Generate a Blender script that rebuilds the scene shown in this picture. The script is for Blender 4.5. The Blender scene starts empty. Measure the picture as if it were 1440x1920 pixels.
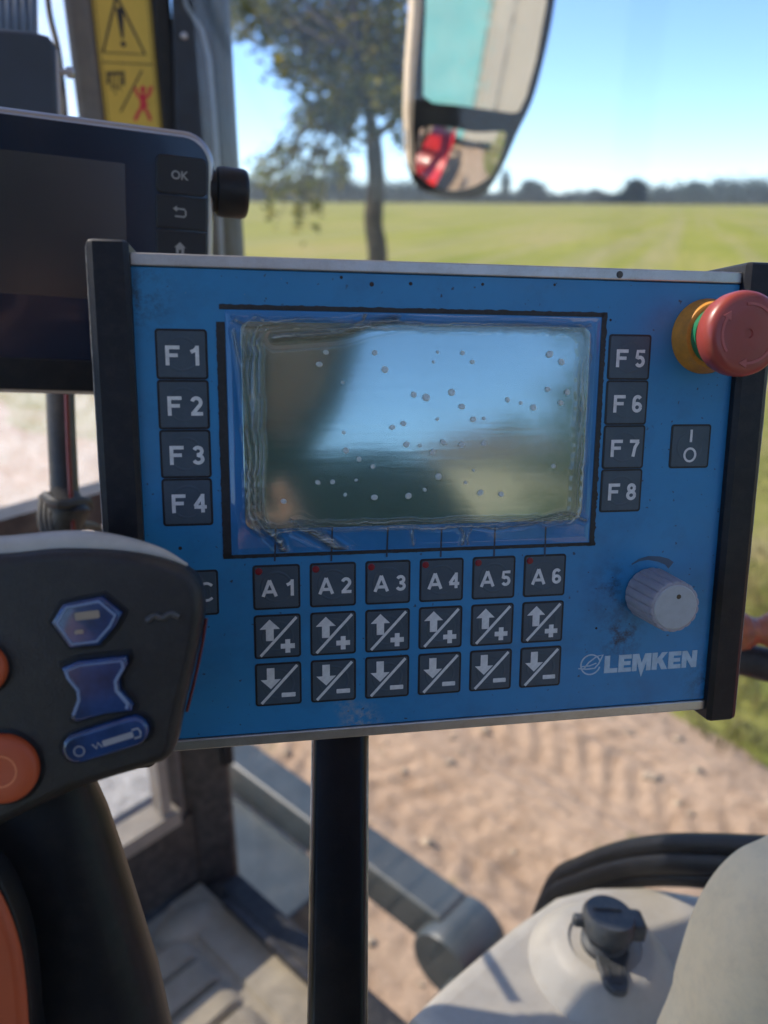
import bpy, bmesh, math, random
import numpy as np
from mathutils import Vector, Matrix, noise
R = math.radians
SC = bpy.context.scene
COL = SC.collection
rnd = random.Random(7)

# ------------------------------------------------------------------ camera
F_PX = 1443.0                       # focal length in pixels of the 1440x1920 photograph
CAM = Vector((0, 0, 2.55))
cam_d = bpy.data.cameras.new('camera'); cam = bpy.data.objects.new('camera', cam_d); COL.objects.link(cam)
cam_d.sensor_fit = 'VERTICAL'; cam_d.sensor_height = 36; cam_d.lens = 36*F_PX/1920
cam_d.clip_start = .02; cam_d.clip_end = 9000
cam.matrix_world = Matrix.Translation(CAM) @ Matrix.Rotation(R(90-22.1), 4, 'X') @ Matrix.Rotation(R(.35), 4, 'Z')
cam_d.dof.use_dof = True; cam_d.dof.focus_distance = .355; cam_d.dof.aperture_fstop = 6.2
SC.camera = cam
CM = cam.matrix_world.copy()

# ------------------------------------------------------------------ light
SUN_AZ, SUN_EL = -68.0, 43.0        # azimuth from +Y towards +X, elevation
w = bpy.data.worlds.new('World'); SC.world = w; w.use_nodes = True
nt = w.node_tree; bg = nt.nodes['Background']
sky = nt.nodes.new('ShaderNodeTexSky'); sky.sky_type = 'NISHITA'; sky.sun_disc = False
sky.sun_elevation = R(SUN_EL); sky.sun_rotation = R(SUN_AZ)
sky.air_density = .75; sky.dust_density = .0; sky.ozone_density = 4.0
tint = nt.nodes.new('ShaderNodeMix'); tint.data_type = 'RGBA'; tint.blend_type = 'MULTIPLY'; tint.inputs[0].default_value = 1; tint.inputs[7].default_value = (.86, .95, 1.08, 1)
nt.links.new(sky.outputs[0], tint.inputs[6]); nt.links.new(tint.outputs[2], bg.inputs[0]); bg.inputs[1].default_value = .10
sd = bpy.data.lights.new('sun', 'SUN'); sd.energy = 2.6; sd.angle = R(.53); sd.color = (1, .9, .76)
so = bpy.data.objects.new('sun', sd); COL.objects.link(so)
sv = Vector((math.sin(R(SUN_AZ))*math.cos(R(SUN_EL)), math.cos(R(SUN_AZ))*math.cos(R(SUN_EL)), math.sin(R(SUN_EL))))
so.rotation_euler = sv.to_track_quat('Z', 'Y').to_euler(); so.location = (-5, 5, 12)
SC.view_settings.view_transform = 'Standard'; SC.view_settings.look = 'None'
SC.view_settings.gamma = 1; SC.view_settings.exposure = 1.38
SC.cycles.max_bounces = 10; SC.cycles.transparent_max_bounces = 16
SC.cycles.use_denoising = True

# ------------------------------------------------------------------ helpers
def ray(px, py):
    d = Vector(((px-720)/F_PX, -(py-960)/F_PX, -1.0))
    return CM.to_3x3() @ d
def at(px, py, depth): return CAM + ray(px, py)*depth
H_AZ = -47.8
HV = Vector((math.sin(R(H_AZ)), math.cos(R(H_AZ)), 0)); RV = Vector((HV.y, -HV.x, 0))
TM = Matrix(((RV.x, HV.x, 0, 0), (RV.y, HV.y, 0, 0), (0, 0, 1, 0), (0, 0, 0, 1)))   # tractor frame: right, ahead, up
TI = TM.inverted()
def T(r, h, z): return TM @ Vector((r, h, z))
class Frame:
    """A plane in the place: x right, y up, z out of the plane."""
    def __init__(s, m): s.m = m; s.i = m.inverted()
    def uv(s, px, py, h=0):
        o = s.i @ CAM; d = s.i.to_3x3() @ ray(px, py); t = (h-o.z)/d.z
        q = o + d*t; return Vector((q.x, q.y, h))
def frame(o, x, y):
    x = x.normalized(); z = x.cross(y).normalized(); y = z.cross(x)
    m = Matrix((x, y, z)).transposed().to_4x4(); m.translation = o; return Frame(m)

def nodes(name):
    m = bpy.data.materials.new(name); m.use_nodes = True
    return m, m.node_tree, m.node_tree.nodes['Principled BSDF']
def N(t, k, **kw):
    n = t.nodes.new(k)
    for a, b in kw.items(): setattr(n, a, b)
    return n
def tex(t, scale, detail=4, rough=.6, coord='Object', vec=None, k='ShaderNodeTexNoise', stretch=None):
    tc = N(t, 'ShaderNodeTexCoord'); n = N(t, k); n.inputs['Scale'].default_value = scale
    if k == 'ShaderNodeTexNoise': n.inputs['Detail'].default_value = detail; n.inputs['Roughness'].default_value = rough
    if stretch:
        mp = N(t, 'ShaderNodeMapping'); mp.inputs['Scale'].default_value = stretch
        t.links.new(tc.outputs[coord], mp.inputs[0]); t.links.new(mp.outputs[0], n.inputs['Vector'])
    else: t.links.new(tc.outputs[coord], n.inputs['Vector'])
    return n
def ramp(t, src, stops):
    r = N(t, 'ShaderNodeValToRGB'); e = r.color_ramp.elements
    while len(e) < len(stops): e.new(.5)
    for q, (p, c) in zip(e, stops):
        q.position = p; q.color = (*c, 1) if len(c) == 3 else c
    t.links.new(src, r.inputs[0]); return r
def mixc(t, fac, a, b):
    m = N(t, 'ShaderNodeMix', data_type='RGBA')
    for s, v in ((m.inputs[6], a), (m.inputs[7], b)):
        if isinstance(v, tuple): s.default_value = (*v[:3], 1)
        else: t.links.new(v, s)
    if isinstance(fac, float): m.inputs[0].default_value = fac
    else: t.links.new(fac, m.inputs[0])
    return m.outputs[2]
def bumpn(t, p, h, strength=.3, dist=.001):
    b = N(t, 'ShaderNodeBump'); b.inputs['Strength'].default_value = strength; b.inputs['Distance'].default_value = dist
    t.links.new(h, b.inputs['Height']); t.links.new(b.outputs[0], p.inputs['Normal'])
def M(name, c, rough=.5, metal=0, var=.15, scale=25, bump=0, bscale=900, bdist=.0004, dust=0, dustc=(.35, .3, .24), spec=.5, coat=0, dscale=60, sss=0):
    m, t, p = nodes(name)
    n = tex(t, scale, 5)
    lo = tuple(x*(1-var) for x in c); hi = tuple(min(1, x*(1+var)) for x in c)
    out = ramp(t, n.outputs[0], [(.3, lo), (.7, hi)]).outputs[0]
    if dust:
        d = tex(t, dscale, 8, .75); rr = ramp(t, d.outputs[0], [(.45, (0, 0, 0)), (.75, (dust,)*3)])
        out = mixc(t, rr.outputs[0], out, dustc)
    t.links.new(out, p.inputs['Base Color'])
    p.inputs['Roughness'].default_value = rough; p.inputs['Metallic'].default_value = metal
    p.inputs['Specular IOR Level'].default_value = spec; p.inputs['Coat Weight'].default_value = coat
    if sss: p.inputs['Subsurface Weight'].default_value = sss; p.inputs['Subsurface Scale'].default_value = .004
    if bump: bumpn(t, p, tex(t, bscale, 3).outputs[0], bump, bdist)
    return m

def schlick(t, f0=.04, k=1.0):
    lw = N(t, 'ShaderNodeLayerWeight'); lw.inputs[0].default_value = .5
    pw = N(t, 'ShaderNodeMath', operation='POWER'); pw.inputs[1].default_value = 5; t.links.new(lw.outputs['Facing'], pw.inputs[0])
    ma = N(t, 'ShaderNodeMath', operation='MULTIPLY_ADD'); ma.inputs[1].default_value = (1-f0)*k; ma.inputs[2].default_value = f0*k; t.links.new(pw.outputs[0], ma.inputs[0])
    return ma.outputs[0]
class MB:
    def __init__(s): s.v = []; s.f = []; s.m = []; s.x = Matrix.Identity(4)
    def add(s, vs, fs, mi=0):
        o = len(s.v); s.v += [tuple(s.x @ Vector(q)) for q in vs]
        s.f += [tuple(i+o for i in f) for f in fs]; s.m += [mi]*len(fs)
    def box(s, c, size, mi=0, rot=None):
        q = Matrix.Translation(Vector(c)) @ (rot.to_4x4() if rot else Matrix.Identity(4))
        hx, hy, hz = [d/2 for d in size]
        vs = [q @ Vector((x*hx, y*hy, z*hz)) for x in (-1, 1) for y in (-1, 1) for z in (-1, 1)]
        s.add(vs, [(0, 1, 3, 2), (4, 6, 7, 5), (0, 4, 5, 1), (2, 3, 7, 6), (0, 2, 6, 4), (1, 5, 7, 3)], mi)
    def prism(s, out, z0, z1, b=0, mi=0, capmi=None, seg=3, bb=0):
        n = len(out); P = [Vector((a[0], a[1])) for a in out]
        area = sum(P[i].x*P[(i+1) % n].y-P[(i+1) % n].x*P[i].y for i in range(n))
        if area < 0: P.reverse()
        def inset(d):
            if d == 0: return P
            r = []
            for i in range(n):
                e1 = (P[i]-P[i-1]).normalized(); e2 = (P[(i+1) % n]-P[i]).normalized()
                n1 = Vector((-e1.y, e1.x)); n2 = Vector((-e2.y, e2.x)); k = n1+n2
                k = k/max(.5, k.length_squared)*2 if k.length > 1e-6 else n1
                r.append(P[i]+k*d)
            return r
        L = []
        for k in range(seg if bb else 0):
            a = math.pi/2*k/seg; L.append((bb*(1-math.sin(a)), z0+bb*(1-math.cos(a))))
        L.append((0, z0+bb))
        if b:
            for k in range(seg+1):
                a = math.pi/2*k/seg; L.append((b*(1-math.cos(a)), z1-b+b*math.sin(a)))
        else: L.append((0, z1))
        vs = []; fs = []
        for d, z in L: vs += [(q.x, q.y, z) for q in inset(d)]
        for k in range(len(L)-1):
            for i in range(n):
                j = (i+1) % n; fs.append((k*n+i, k*n+j, (k+1)*n+j, (k+1)*n+i))
        s.add(vs, fs, mi); o = len(s.v)-len(vs)
        s.f.append(tuple(range(o+n-1, o-1, -1))); s.m.append(mi)
        s.f.append(tuple(o+(len(L)-1)*n+i for i in range(n))); s.m.append(mi if capmi is None else capmi)
    def lathe(s, prof, n=40, mi=0, wob=None):
        vs = []; fs = []
        for k, (r, z) in enumerate(prof):
            for i in range(n):
                a = 2*math.pi*i/n; q = r*(wob(a, k) if wob else 1); vs.append((q*math.cos(a), q*math.sin(a), z))
        for k in range(len(prof)-1):
            for i in range(n):
                j = (i+1) % n; fs.append((k*n+i, k*n+j, (k+1)*n+j, (k+1)*n+i))
        fs.append(tuple(range(n-1, -1, -1))); fs.append(tuple((len(prof)-1)*n+i for i in range(n)))
        s.add(vs, fs, mi)
    def tube(s, path, rad, n=10, mi=0, flat=1, up=None):
        P = [Vector(p) for p in path]; rs = rad if isinstance(rad, (list, tuple)) else [rad]*len(P)
        vs = []; fs = []; pu = up
        for i, p in enumerate(P):
            d = (P[min(i+1, len(P)-1)]-P[max(i-1, 0)]).normalized()
            u = pu if pu is not None else (Vector((0, 0, 1)) if abs(d.z) < .9 else Vector((1, 0, 0)))
            a = d.cross(u).normalized(); b = a.cross(d).normalized(); pu = b if up is None else up
            for k in range(n):
                t = 2*math.pi*k/n; vs.append(p+a*(rs[i]*math.cos(t))+b*(rs[i]*flat*math.sin(t)))
        for i in range(len(P)-1):
            for k in range(n):
                j = (k+1) % n; fs.append((i*n+k, i*n+j, (i+1)*n+j, (i+1)*n+k))
        fs.append(tuple(range(n-1, -1, -1))); fs.append(tuple((len(P)-1)*n+k for k in range(n)))
        s.add(vs, fs, mi)
    def strip(s, pts, wd, z, th=.0002, mi=0):      # flat raised stroke in the xy plane
        P = [Vector(p[:2]) for p in pts]; L = []; Q = []
        for i, p in enumerate(P):
            d = (P[min(i+1, len(P)-1)]-P[max(i-1, 0)]).normalized(); nn = Vector((-d.y, d.x))*wd/2
            L.append(p+nn); Q.append(p-nn)
        n = len(P)
        vs = [(q.x, q.y, z+th) for q in L]+[(q.x, q.y, z+th) for q in Q]+[(q.x, q.y, z) for q in L]+[(q.x, q.y, z) for q in Q]
        fs = []
        for i in range(n-1):
            fs += [(i, i+1, n+i+1, n+i), (2*n+i, 2*n+i+1, i+1, i), (n+i, n+i+1, 3*n+i+1, 3*n+i)]
        fs += [(0, n, 3*n, 2*n), (n-1, 3*n-1, 4*n-1, 2*n-1)]
        s.add(vs, fs, mi)
    def build(s, name, mats, parent=None, ang=35, recalc=True):
        me = bpy.data.meshes.new(name); me.from_pydata(s.v, [], s.f)
        for m in (mats if isinstance(mats, (list, tuple)) else [mats]): me.materials.append(m)
        me.polygons.foreach_set('material_index', s.m)
        if recalc:
            b = bmesh.new(); b.from_mesh(me); bmesh.ops.recalc_face_normals(b, faces=b.faces); b.to_mesh(me); b.free()
        me.polygons.foreach_set('use_smooth', [len(p.vertices) <= 5 for p in me.polygons]); me.update()
        me.set_sharp_from_angle(angle=R(ang))
        me.polygons.foreach_set('use_smooth', [len(p.vertices) <= 5 for p in me.polygons]); me.update()
        o = bpy.data.objects.new(name, me); COL.objects.link(o)
        if parent: o.parent = parent
        return o
def fuse(a, c):
    """lays mesh c (same parent space) into mesh a, keeping its materials"""
    k = len(a.data.materials)
    for m in c.data.materials: a.data.materials.append(m)
    for f in c.data.polygons: f.material_index += k
    bm = bmesh.new(); bm.from_mesh(a.data); bm.from_mesh(c.data); bm.to_mesh(a.data); bm.free()
    bpy.data.objects.remove(c); return a
def empty(name, m): 
    o = bpy.data.objects.new(name, None); COL.objects.link(o); o.empty_display_size = .05; o.matrix_world = m; return o
def tag(o, label=None, cat=None, group=None, kind=None):
    for k, v in (('label', label), ('category', cat), ('group', group), ('kind', kind)):
        if v: o[k] = v
    return o
def rrect(x0, y0, x1, y1, r, n=5):
    o = []
    for cx, cy, a0 in ((x1-r, y0+r, -90), (x1-r, y1-r, 0), (x0+r, y1-r, 90), (x0+r, y0+r, 180)):
        for k in range(n+1):
            a = R(a0+90*k/n); o.append((cx+r*math.cos(a), cy+r*math.sin(a)))
    return o
def smooth_closed(pts, k=6):
    n = len(pts); o = []
    for i in range(n):
        p0, p1, p2, p3 = [Vector(pts[(i+j-1) % n][:2]) for j in range(4)]
        for q in range(k):
            t = q/k
            o.append(tuple(.5*((2*p1)+(p2-p0)*t+(2*p0-5*p1+4*p2-p3)*t*t+(3*p1-p0-3*p2+p3)*t**3)))
    return o
def smooth_open(pts, k=6):
    P = [Vector(p) for p in pts]; P = [P[0]*2-P[1]]+P+[P[-1]*2-P[-2]]; o = []
    for i in range(1, len(P)-2):
        p0, p1, p2, p3 = P[i-1:i+3]
        for q in range(k):
            t = q/k; o.append(.5*((2*p1)+(p2-p0)*t+(2*p0-5*p1+4*p2-p3)*t*t+(3*p1-p0-3*p2+p3)*t**3))
    o.append(P[-2]); return o
_tc = {}
def glyphs(txt, size, bold=.012, space=1.0, sx=1.0):
    """letter shapes as (verts, faces), centred on the origin"""
    key = (txt, size, bold, space, sx)
    if key not in _tc:
        c = bpy.data.curves.new('t', 'FONT'); c.body = txt; c.size = size; c.offset = bold*size; c.align_x = 'CENTER'; c.align_y = 'CENTER'
        c.space_character = space; c.extrude = .00008; c.resolution_u = 4
        o = bpy.data.objects.new('t', c); COL.objects.link(o)
        dg = bpy.context.evaluated_depsgraph_get(); me = bpy.data.meshes.new_from_object(o.evaluated_get(dg))
        xs = [q.co.x for q in me.vertices]; ys = [q.co.y for q in me.vertices]
        cx = (min(xs)+max(xs))/2; cy = (min(ys)+max(ys))/2
        _tc[key] = ([((q.co.x-cx)*sx, q.co.y-cy, q.co.z) for q in me.vertices], [tuple(f.vertices) for f in me.polygons])
        bpy.data.objects.remove(o); bpy.data.curves.remove(c); bpy.data.meshes.remove(me)
    return _tc[key]

# ------------------------------------------------------------------ materials
mt_black = M('black_plastic', (.010, .011, .014), .4, var=.2, bump=.25, bscale=2500, dust=.15, dustc=(.08, .07, .06), dscale=90, spec=.3)
mt_cap = M('end_cap_plastic', (.009, .010, .014), .45, var=.25, bump=.5, bscale=1800, bdist=.0003, dust=.2, dustc=(.08, .07, .06), dscale=150, spec=.3)
mt_softblack = M('rubber_black', (.018, .018, .019), .6, var=.2, dust=.3, dustc=(.16, .14, .11))
mt_alu = M('worn_aluminium', (.55, .54, .52), .42, 1, var=.12, scale=60, bump=.2, bscale=700, dust=.5, dustc=(.25, .21, .17), dscale=120)
mt_steel = M('painted_grey_steel', (.04, .056, .068), .45, var=.25, scale=8, dust=.3, dustc=(.14, .14, .13), dscale=12)
mt_darksteel = M('dark_steel', (.03, .03, .032), .45, var=.3, scale=10, dust=.5, dustc=(.2, .17, .13), dscale=20)
mt_pillar = M('pillar_grey', (.13, .125, .12), .55, var=.12, bump=.3, bscale=700, dust=.25)
mt_pillar_dark = M('pillar_dark', (.035, .034, .034), .5, var=.2, bump=.3, bscale=700, dust=.25)
mt_console = M('console_grey', (.42, .39, .335), .5, var=.07, scale=6, bump=.3, bscale=1800, bdist=.0003, dust=.35, dustc=(.3, .26, .2))
mt_cream = M('cream_plastic', (.86, .68, .42), .55, var=.07, scale=9, bump=.35, bscale=1500, bdist=.0003, dust=.25, dustc=(.35, .28, .2))
mt_mat = M('floor_mat', (.33, .285, .21), .75, var=.25, scale=14, bump=.6, bscale=350, bdist=.001, dust=.7, dustc=(.36, .31, .24), dscale=25)
mt_orange = M('orange_button', (.5, .09, .03), .5, var=.08, bump=.2, bscale=900)
mt_rubred = M('dark_red', (.12, .01, .012), .4, var=.2)
mt_blueb = M('blue_button', (.022, .06, .22), .28, var=.2, coat=.3)
mt_silver = M('silver_trim', (.42, .41, .42), .35, .8, var=.05)
mt_white = M('white_print', (.68, .69, .7), .5, var=.1, scale=300, dust=.35, dustc=(.3, .3, .3), dscale=400)
mt_grey_print = M('grey_print', (.3, .3, .29), .5)
mt_yellow = M('yellow_sticker', (.66, .47, .075), .5, var=.1, scale=15)
mt_blackprint = M('black_print', (.02, .02, .02), .5)
mt_redprint = M('red_print', (.6, .03, .05), .5)
mt_bark = M('bark', (.055, .045, .034), .9, var=.4, scale=8, bump=.8, bscale=20, bdist=.03)
mt_redpaint = M('red_paint', (.55, .02, .02), .3, var=.1, coat=.5)
mt_grip = M('brown_ribbed_grip', (.36, .1, .04), .45, var=.3, scale=120, coat=.2)
mt_tyre = M('tyre_rubber', (.025, .025, .026), .8, var=.2, dust=.6, dustc=(.25, .2, .15), dscale=15)

def leafmat(name, a, b, tr=.35):
    m, t, p = nodes(name); n = tex(t, 1.3, 3)
    c = ramp(t, n.outputs[0], [(.35, a), (.65, b)])
    t.links.new(c.outputs[0], p.inputs['Base Color']); p.inputs['Roughness'].default_value = .7; p.inputs['Specular IOR Level'].default_value = .15
    tl = N(t, 'ShaderNodeBsdfTranslucent'); t.links.new(c.outputs[0], tl.inputs[0])
    mx = N(t, 'ShaderNodeMixShader'); mx.inputs[0].default_value = tr
    t.links.new(p.outputs[0], mx.inputs[1]); t.links.new(tl.outputs[0], mx.inputs[2])
    t.links.new(mx.outputs[0], t.nodes['Material Output'].inputs[0]); return m
mt_leaf = leafmat('ash_leaves', (.045, .055, .005), (.13, .135, .014), .45)
mt_leaf_y = leafmat('yellow_leaves', (.2, .17, .02), (.4, .32, .05))  # paler yellow leaves scattered through the crown
mt_farleaf = leafmat('hazed_far_leaves', (.016, .034, .024), (.028, .052, .036), .1)  # blue of the distance haze is mixed into this leaf colour
mt_grassb = leafmat('grass_blades', (.12, .13, .03), (.36, .29, .12), .35)

def glassmat(name, dust, dustc=(.8, .8, .78), scale=40, refl=1.0, tint=(1, 1, 1)):
    m, t, p = nodes(name); t.nodes.remove(p); out = t.nodes['Material Output']
    tr = N(t, 'ShaderNodeBsdfTransparent'); tr.inputs[0].default_value = (*tint, 1)
    gl = N(t, 'ShaderNodeBsdfGlossy'); gl.inputs['Roughness'].default_value = .02
    mx = N(t, 'ShaderNodeMixShader'); t.links.new(schlick(t, .04, refl), mx.inputs[0]); t.links.new(tr.outputs[0], mx.inputs[1]); t.links.new(gl.outputs[0], mx.inputs[2])
    tl = N(t, 'ShaderNodeBsdfTranslucent'); tl.inputs[0].default_value = (*dustc, 1)
    nn = tex(t, scale, 9, .72); rr = ramp(t, nn.outputs[0], [(.3, (dust*.3,)*3), (.75, (min(1, dust*1.8),)*3)])
    m2 = N(t, 'ShaderNodeMixShader'); t.links.new(rr.outputs[0], m2.inputs[0]); t.links.new(mx.outputs[0], m2.inputs[1]); t.links.new(tl.outputs[0], m2.inputs[2])
    t.links.new(m2.outputs[0], out.inputs[0]); return m
mt_glass = glassmat('side_window_glass', .003, refl=.6)
mt_wind = glassmat('dusty_windscreen_glass', .2)

# ------------------------------------------------------------------ ground, field
def field_mat():
    m, t, p = nodes('field_crop')
    tc = N(t, 'ShaderNodeTexCoord'); mp = N(t, 'ShaderNodeMapping'); mp.inputs['Rotation'].default_value = (0, 0, R(20.6))
    t.links.new(tc.outputs['Object'], mp.inputs[0])
    def nz(sc, st, det=5):
        q = N(t, 'ShaderNodeMapping'); q.inputs['Scale'].default_value = st; t.links.new(mp.outputs[0], q.inputs[0])
        n = N(t, 'ShaderNodeTexNoise'); n.inputs['Scale'].default_value = sc; n.inputs['Detail'].default_value = det; t.links.new(q.outputs[0], n.inputs['Vector']); return n.outputs[0]
    base = ramp(t, nz(.12, (1, .35, 1)), [(.3, (.18, .2, .022)), (.5, (.27, .27, .045)), (.7, (.36, .29, .11))]).outputs[0]
    rows = ramp(t, nz(.55, (1, .012, 1), 3), [(.46, (0, 0, 0)), (.62, (.62, .62, .62))]).outputs[0]
    fine = ramp(t, nz(3, (1, .06, 1), 4), [(.45, (0, 0, 0)), (.7, (.5, .5, .5))]).outputs[0]
    sp = N(t, 'ShaderNodeVectorMath', operation='LENGTH'); t.links.new(tc.outputs['Object'], sp.inputs[0])
    g = N(t, 'ShaderNodeMapRange'); g.inputs[1].default_value = 9; g.inputs[2].default_value = 30; g.inputs[3].default_value = .85; g.inputs[4].default_value = 0
    t.links.new(sp.outputs['Value'], g.inputs[0]); near = ramp(t, nz(.9, (1, 1, 1), 6), [(.35, (.12, .15, .03)), (.5, (.21, .2, .06)), (.65, (.27, .21, .12))]).outputs[0]
    c = mixc(t, g.outputs[0], base, near)
    c = mixc(t, rows, c, (.33, .28, .14)); c = mixc(t, fine, c, (.15, .18, .03))
    t.links.new(c, p.inputs['Base Color']); p.inputs['Roughness'].default_value = .95; p.inputs['Specular IOR Level'].default_value = .1
    bumpn(t, p, nz(9, (1, 1, 1), 4), .7, .05); return m
b = MB()
rings = [0, 3, 6, 10, 16, 25, 40, 70, 120, 250, 500, 900, 1500]; ns = 72
vs = [(0, 0, 0)]; fs = []
for k, q in enumerate(rings[1:]):
    for i in range(ns):
        a = 2*math.pi*i/ns; x, y = q*math.cos(a), q*math.sin(a)
        z = 0 if q < 20 else .25*noise.noise(Vector((x*.02, y*.02, 3)))*min(1, (q-20)/60)
        vs.append((x, y, z-.02))
for i in range(ns): fs.append((0, 1+i, 1+(i+1) % ns))
for k in range(len(rings)-2):
    for i in range(ns):
        j = (i+1) % ns; fs.append((1+k*ns+i, 1+(k+1)*ns+i, 1+(k+1)*ns+j, 1+k*ns+j))
b.add(vs, fs); field = tag(b.build('field', field_mat()), kind='structure')

def sand_mat():
    m, t, p = nodes('sandy_track')
    a = tex(t, 1.6, 8, .65); b2 = tex(t, 14, 8, .7); v = tex(t, 45, k='ShaderNodeTexVoronoi')
    c1 = ramp(t, a.outputs[0], [(.3, (.33, .225, .145)), (.5, (.45, .315, .21)), (.72, (.54, .39, .27))]).outputs[0]
    c2 = ramp(t, b2.outputs[0], [(.35, (.2, .125, .075)), (.55, (.57, .42, .3))]).outputs[0]
    c = mixc(t, .35, c1, c2)
    g = tex(t, 3.2, 5, .6); gr = ramp(t, g.outputs[0], [(.63, (0, 0, 0)), (.68, (.55, .55, .55))]).outputs[0]
    c = mixc(t, gr, c, (.17, .17, .06))
    t.links.new(c, p.inputs['Base Color']); p.inputs['Roughness'].default_value = .95; p.inputs['Specular IOR Level'].default_value = .15
    bumpn(t, p, b2.outputs[0], 1, .03); return m
def fbm(x, y, o=4, s=1.0, seed=0):
    return sum(noise.noise(Vector((x*s*2**k, y*s*2**k, seed+k*7)))/2**k for k in range(o))
def sand_h(r, h):
    e = 3.75+.35*fbm(h, 0, 3, .7, 9)
    z = .075+.022*fbm(r, h, 4, 1.6)+.014*abs(fbm(r*1.0, h*1.0, 3, 6, 4))
    z -= .05*math.exp(-((r-2.0-.08*math.sin(h*1.3))/.16)**2)        # wheel ruts along the track
    z -= .035*math.exp(-((r-2.75+.05*math.sin(h*1.1))/.12)**2)
    z += .025*math.exp(-((r-2.38)/.14)**2)
    m_ = max(0, .45+1.2*fbm(r, h, 3, 1.9, 3)); ph_ = 2.2*fbm(r, h, 2, 1.3, 11)
    z += .015*max(-.6, math.sin(h*46+30*abs(r-2.05)+ph_))*math.exp(-((r-2.05)/.30)**4)*m_
    z += .013*max(-.6, math.sin(h*46+30*abs(r-2.95)+ph_))*math.exp(-((r-2.95)/.26)**4)*m_
    z += .024*noise.noise(Vector((r*11, h*.8, 2)))+.012*noise.noise(Vector((r*26, h*1.2, 8)))
    k = max(0, min(1, (abs(r-0.0)-(e-.35))/.5)); return z*(1-k)-.06*k
rs = sorted(set([round(-4.4+.25*i, 3) for i in range(20)]+[round(.6+.03*i, 3) for i in range(40)]+[round(1.8+.022*i, 3) for i in range(88)]+[4.4]))
hs = sorted(set([round(-14+.5*i, 3) for i in range(26)]+[round(-.6+.02*i, 3) for i in range(200)]+[round(3.4+.1*i, 3) for i in range(18)]+[round(5.1+.5*i, 3) for i in range(50)]))
b = MB(); nr = len(rs)
vs = [T(r, h, sand_h(r, h)) for h in hs for r in rs]
fs = [(j*nr+i, j*nr+i+1, (j+1)*nr+i+1, (j+1)*nr+i) for j in range(len(hs)-1) for i in range(nr-1)]
b.add(vs, fs); sand = tag(b.build('sandy_track', sand_mat(), ang=80), kind='structure')

# clods of earth on the track: nobody could count them
b = MB(); mt_clod = M('dry_clod', (.42, .33, .23), .95, var=.3, scale=20, bump=.8, bscale=60, bdist=.01)
ico = bmesh.new(); bmesh.ops.create_icosphere(ico, subdivisions=1, radius=1); iv = [v.co.copy() for v in ico.verts]; ifc = [tuple(v.index for v in f.verts) for f in ico.faces]; ico.free()
for i in range(900):
    r, h = rnd.uniform(.9, 3.7), rnd.uniform(-.5, 4.6); s = .004+.022*rnd.random()**4
    o = T(r, h, sand_h(r, h)+s*.2); q = rnd.random()*9
    b.add([o+Vector((v.x*s*1.3, v.y*s, v.z*s*.7))*(1+.9*noise.noise(v*1.9+Vector((q, q, q)))) for v in iv], ifc)
tag(b.build('clods', mt_clod, ang=80), 'scattered dry clods of sandy earth lying on the track', 'earth clods', kind='stuff')

b = MB()
for i in range(22000):
    r = 3.45+abs(rnd.gauss(0, 2.4)); h = rnd.uniform(-5.5, 4.5)
    if r < 3.9 and fbm(r, h, 2, 2.0, 5) < .05: continue
    if fbm(r, h, 2, .9, 15) < -.28: continue
    o = T(r, h, -.02); L = rnd.uniform(.04, .15)*(1+.9*max(0, fbm(r, h, 2, .8, 2))); a = rnd.random()*6.28; wv = Vector((math.cos(a), math.sin(a), 0))*.006
    ln = Vector((rnd.gauss(0, .4), rnd.gauss(0, .4), 1))*L; md = o+ln*.55
    b.add([o-wv, o+wv, md+wv*.8, md-wv*.8, o+ln+Vector((rnd.gauss(0, .02), rnd.gauss(0, .02), -L*.15))], [(0, 1, 2, 3), (3, 2, 4)])
tag(b.build('grass', mt_grassb, recalc=False), 'tufts of yellow green grass along the edge of the sandy track', 'grass', kind='stuff')

# ------------------------------------------------------------------ trees
def leaves(b, c, rad, n, size, rr=rnd, droop=0, mis=(0,)):
    for i in range(n):
        d = Vector((rr.gauss(0, .5), rr.gauss(0, .5), rr.gauss(0, .5)))
        p = Vector(c)+Vector((d.x*rad[0], d.y*rad[1], d.z*rad[2]-droop*abs(d.x)))
        u = Vector((rr.gauss(0, 1), rr.gauss(0, 1), rr.gauss(0, .6))).normalized(); v = u.cross(Vector((rr.gauss(0, 1), rr.gauss(0, 1), rr.gauss(0, 1)))).normalized()
        s = size*rr.uniform(.6, 1.3)
        b.add([p-u*s, p+v*s*.45, p+u*s, p-v*s*.45], [(0, 1, 2, 3)], rr.choice(mis))
def path_to(a, c, sag, k=8):
    a, c = Vector(a), Vector(c); return [a.lerp(c, i/k)+Vector((noise.noise(a*3+Vector((i, 0, 0)))*.25, 0, sag*math.sin(math.pi*i/k)+noise.noise(c*2+Vector((0, i, 0)))*.2))*(0 if i in (0, k) else 1) for i in range(k+1)]
D = 14.0
te = empty('field_tree', Matrix.Translation(at(706, 640, D))); te.matrix_world.translation.z = 0; to = te.matrix_world.translation
tag(te, 'tall ash tree with thin drooping foliage standing in the field left of the mirror', 'tree')
base = at(706, 640, D); base.z = -.05; fork = at(700, 262, D)
tk = MB(); cr = MB(); tk.x = cr.x = Matrix.Translation(-to)
TP = smooth_open([base, base.lerp(fork, .2)+Vector((-.03, 0, 0)), base.lerp(fork, .45)+Vector((.05, 0, 0)), base.lerp(fork, .62)+Vector((-.02, 0, 0)), base.lerp(fork, .8)+Vector((.04, 0, 0)), fork], 5)
tk.tube(TP, [(.30-.10*min(1, i/5)-.0018*i)*(1+.10*noise.noise(Vector((i*.9, 3, 1)))) for i in range(len(TP))], 14)
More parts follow.
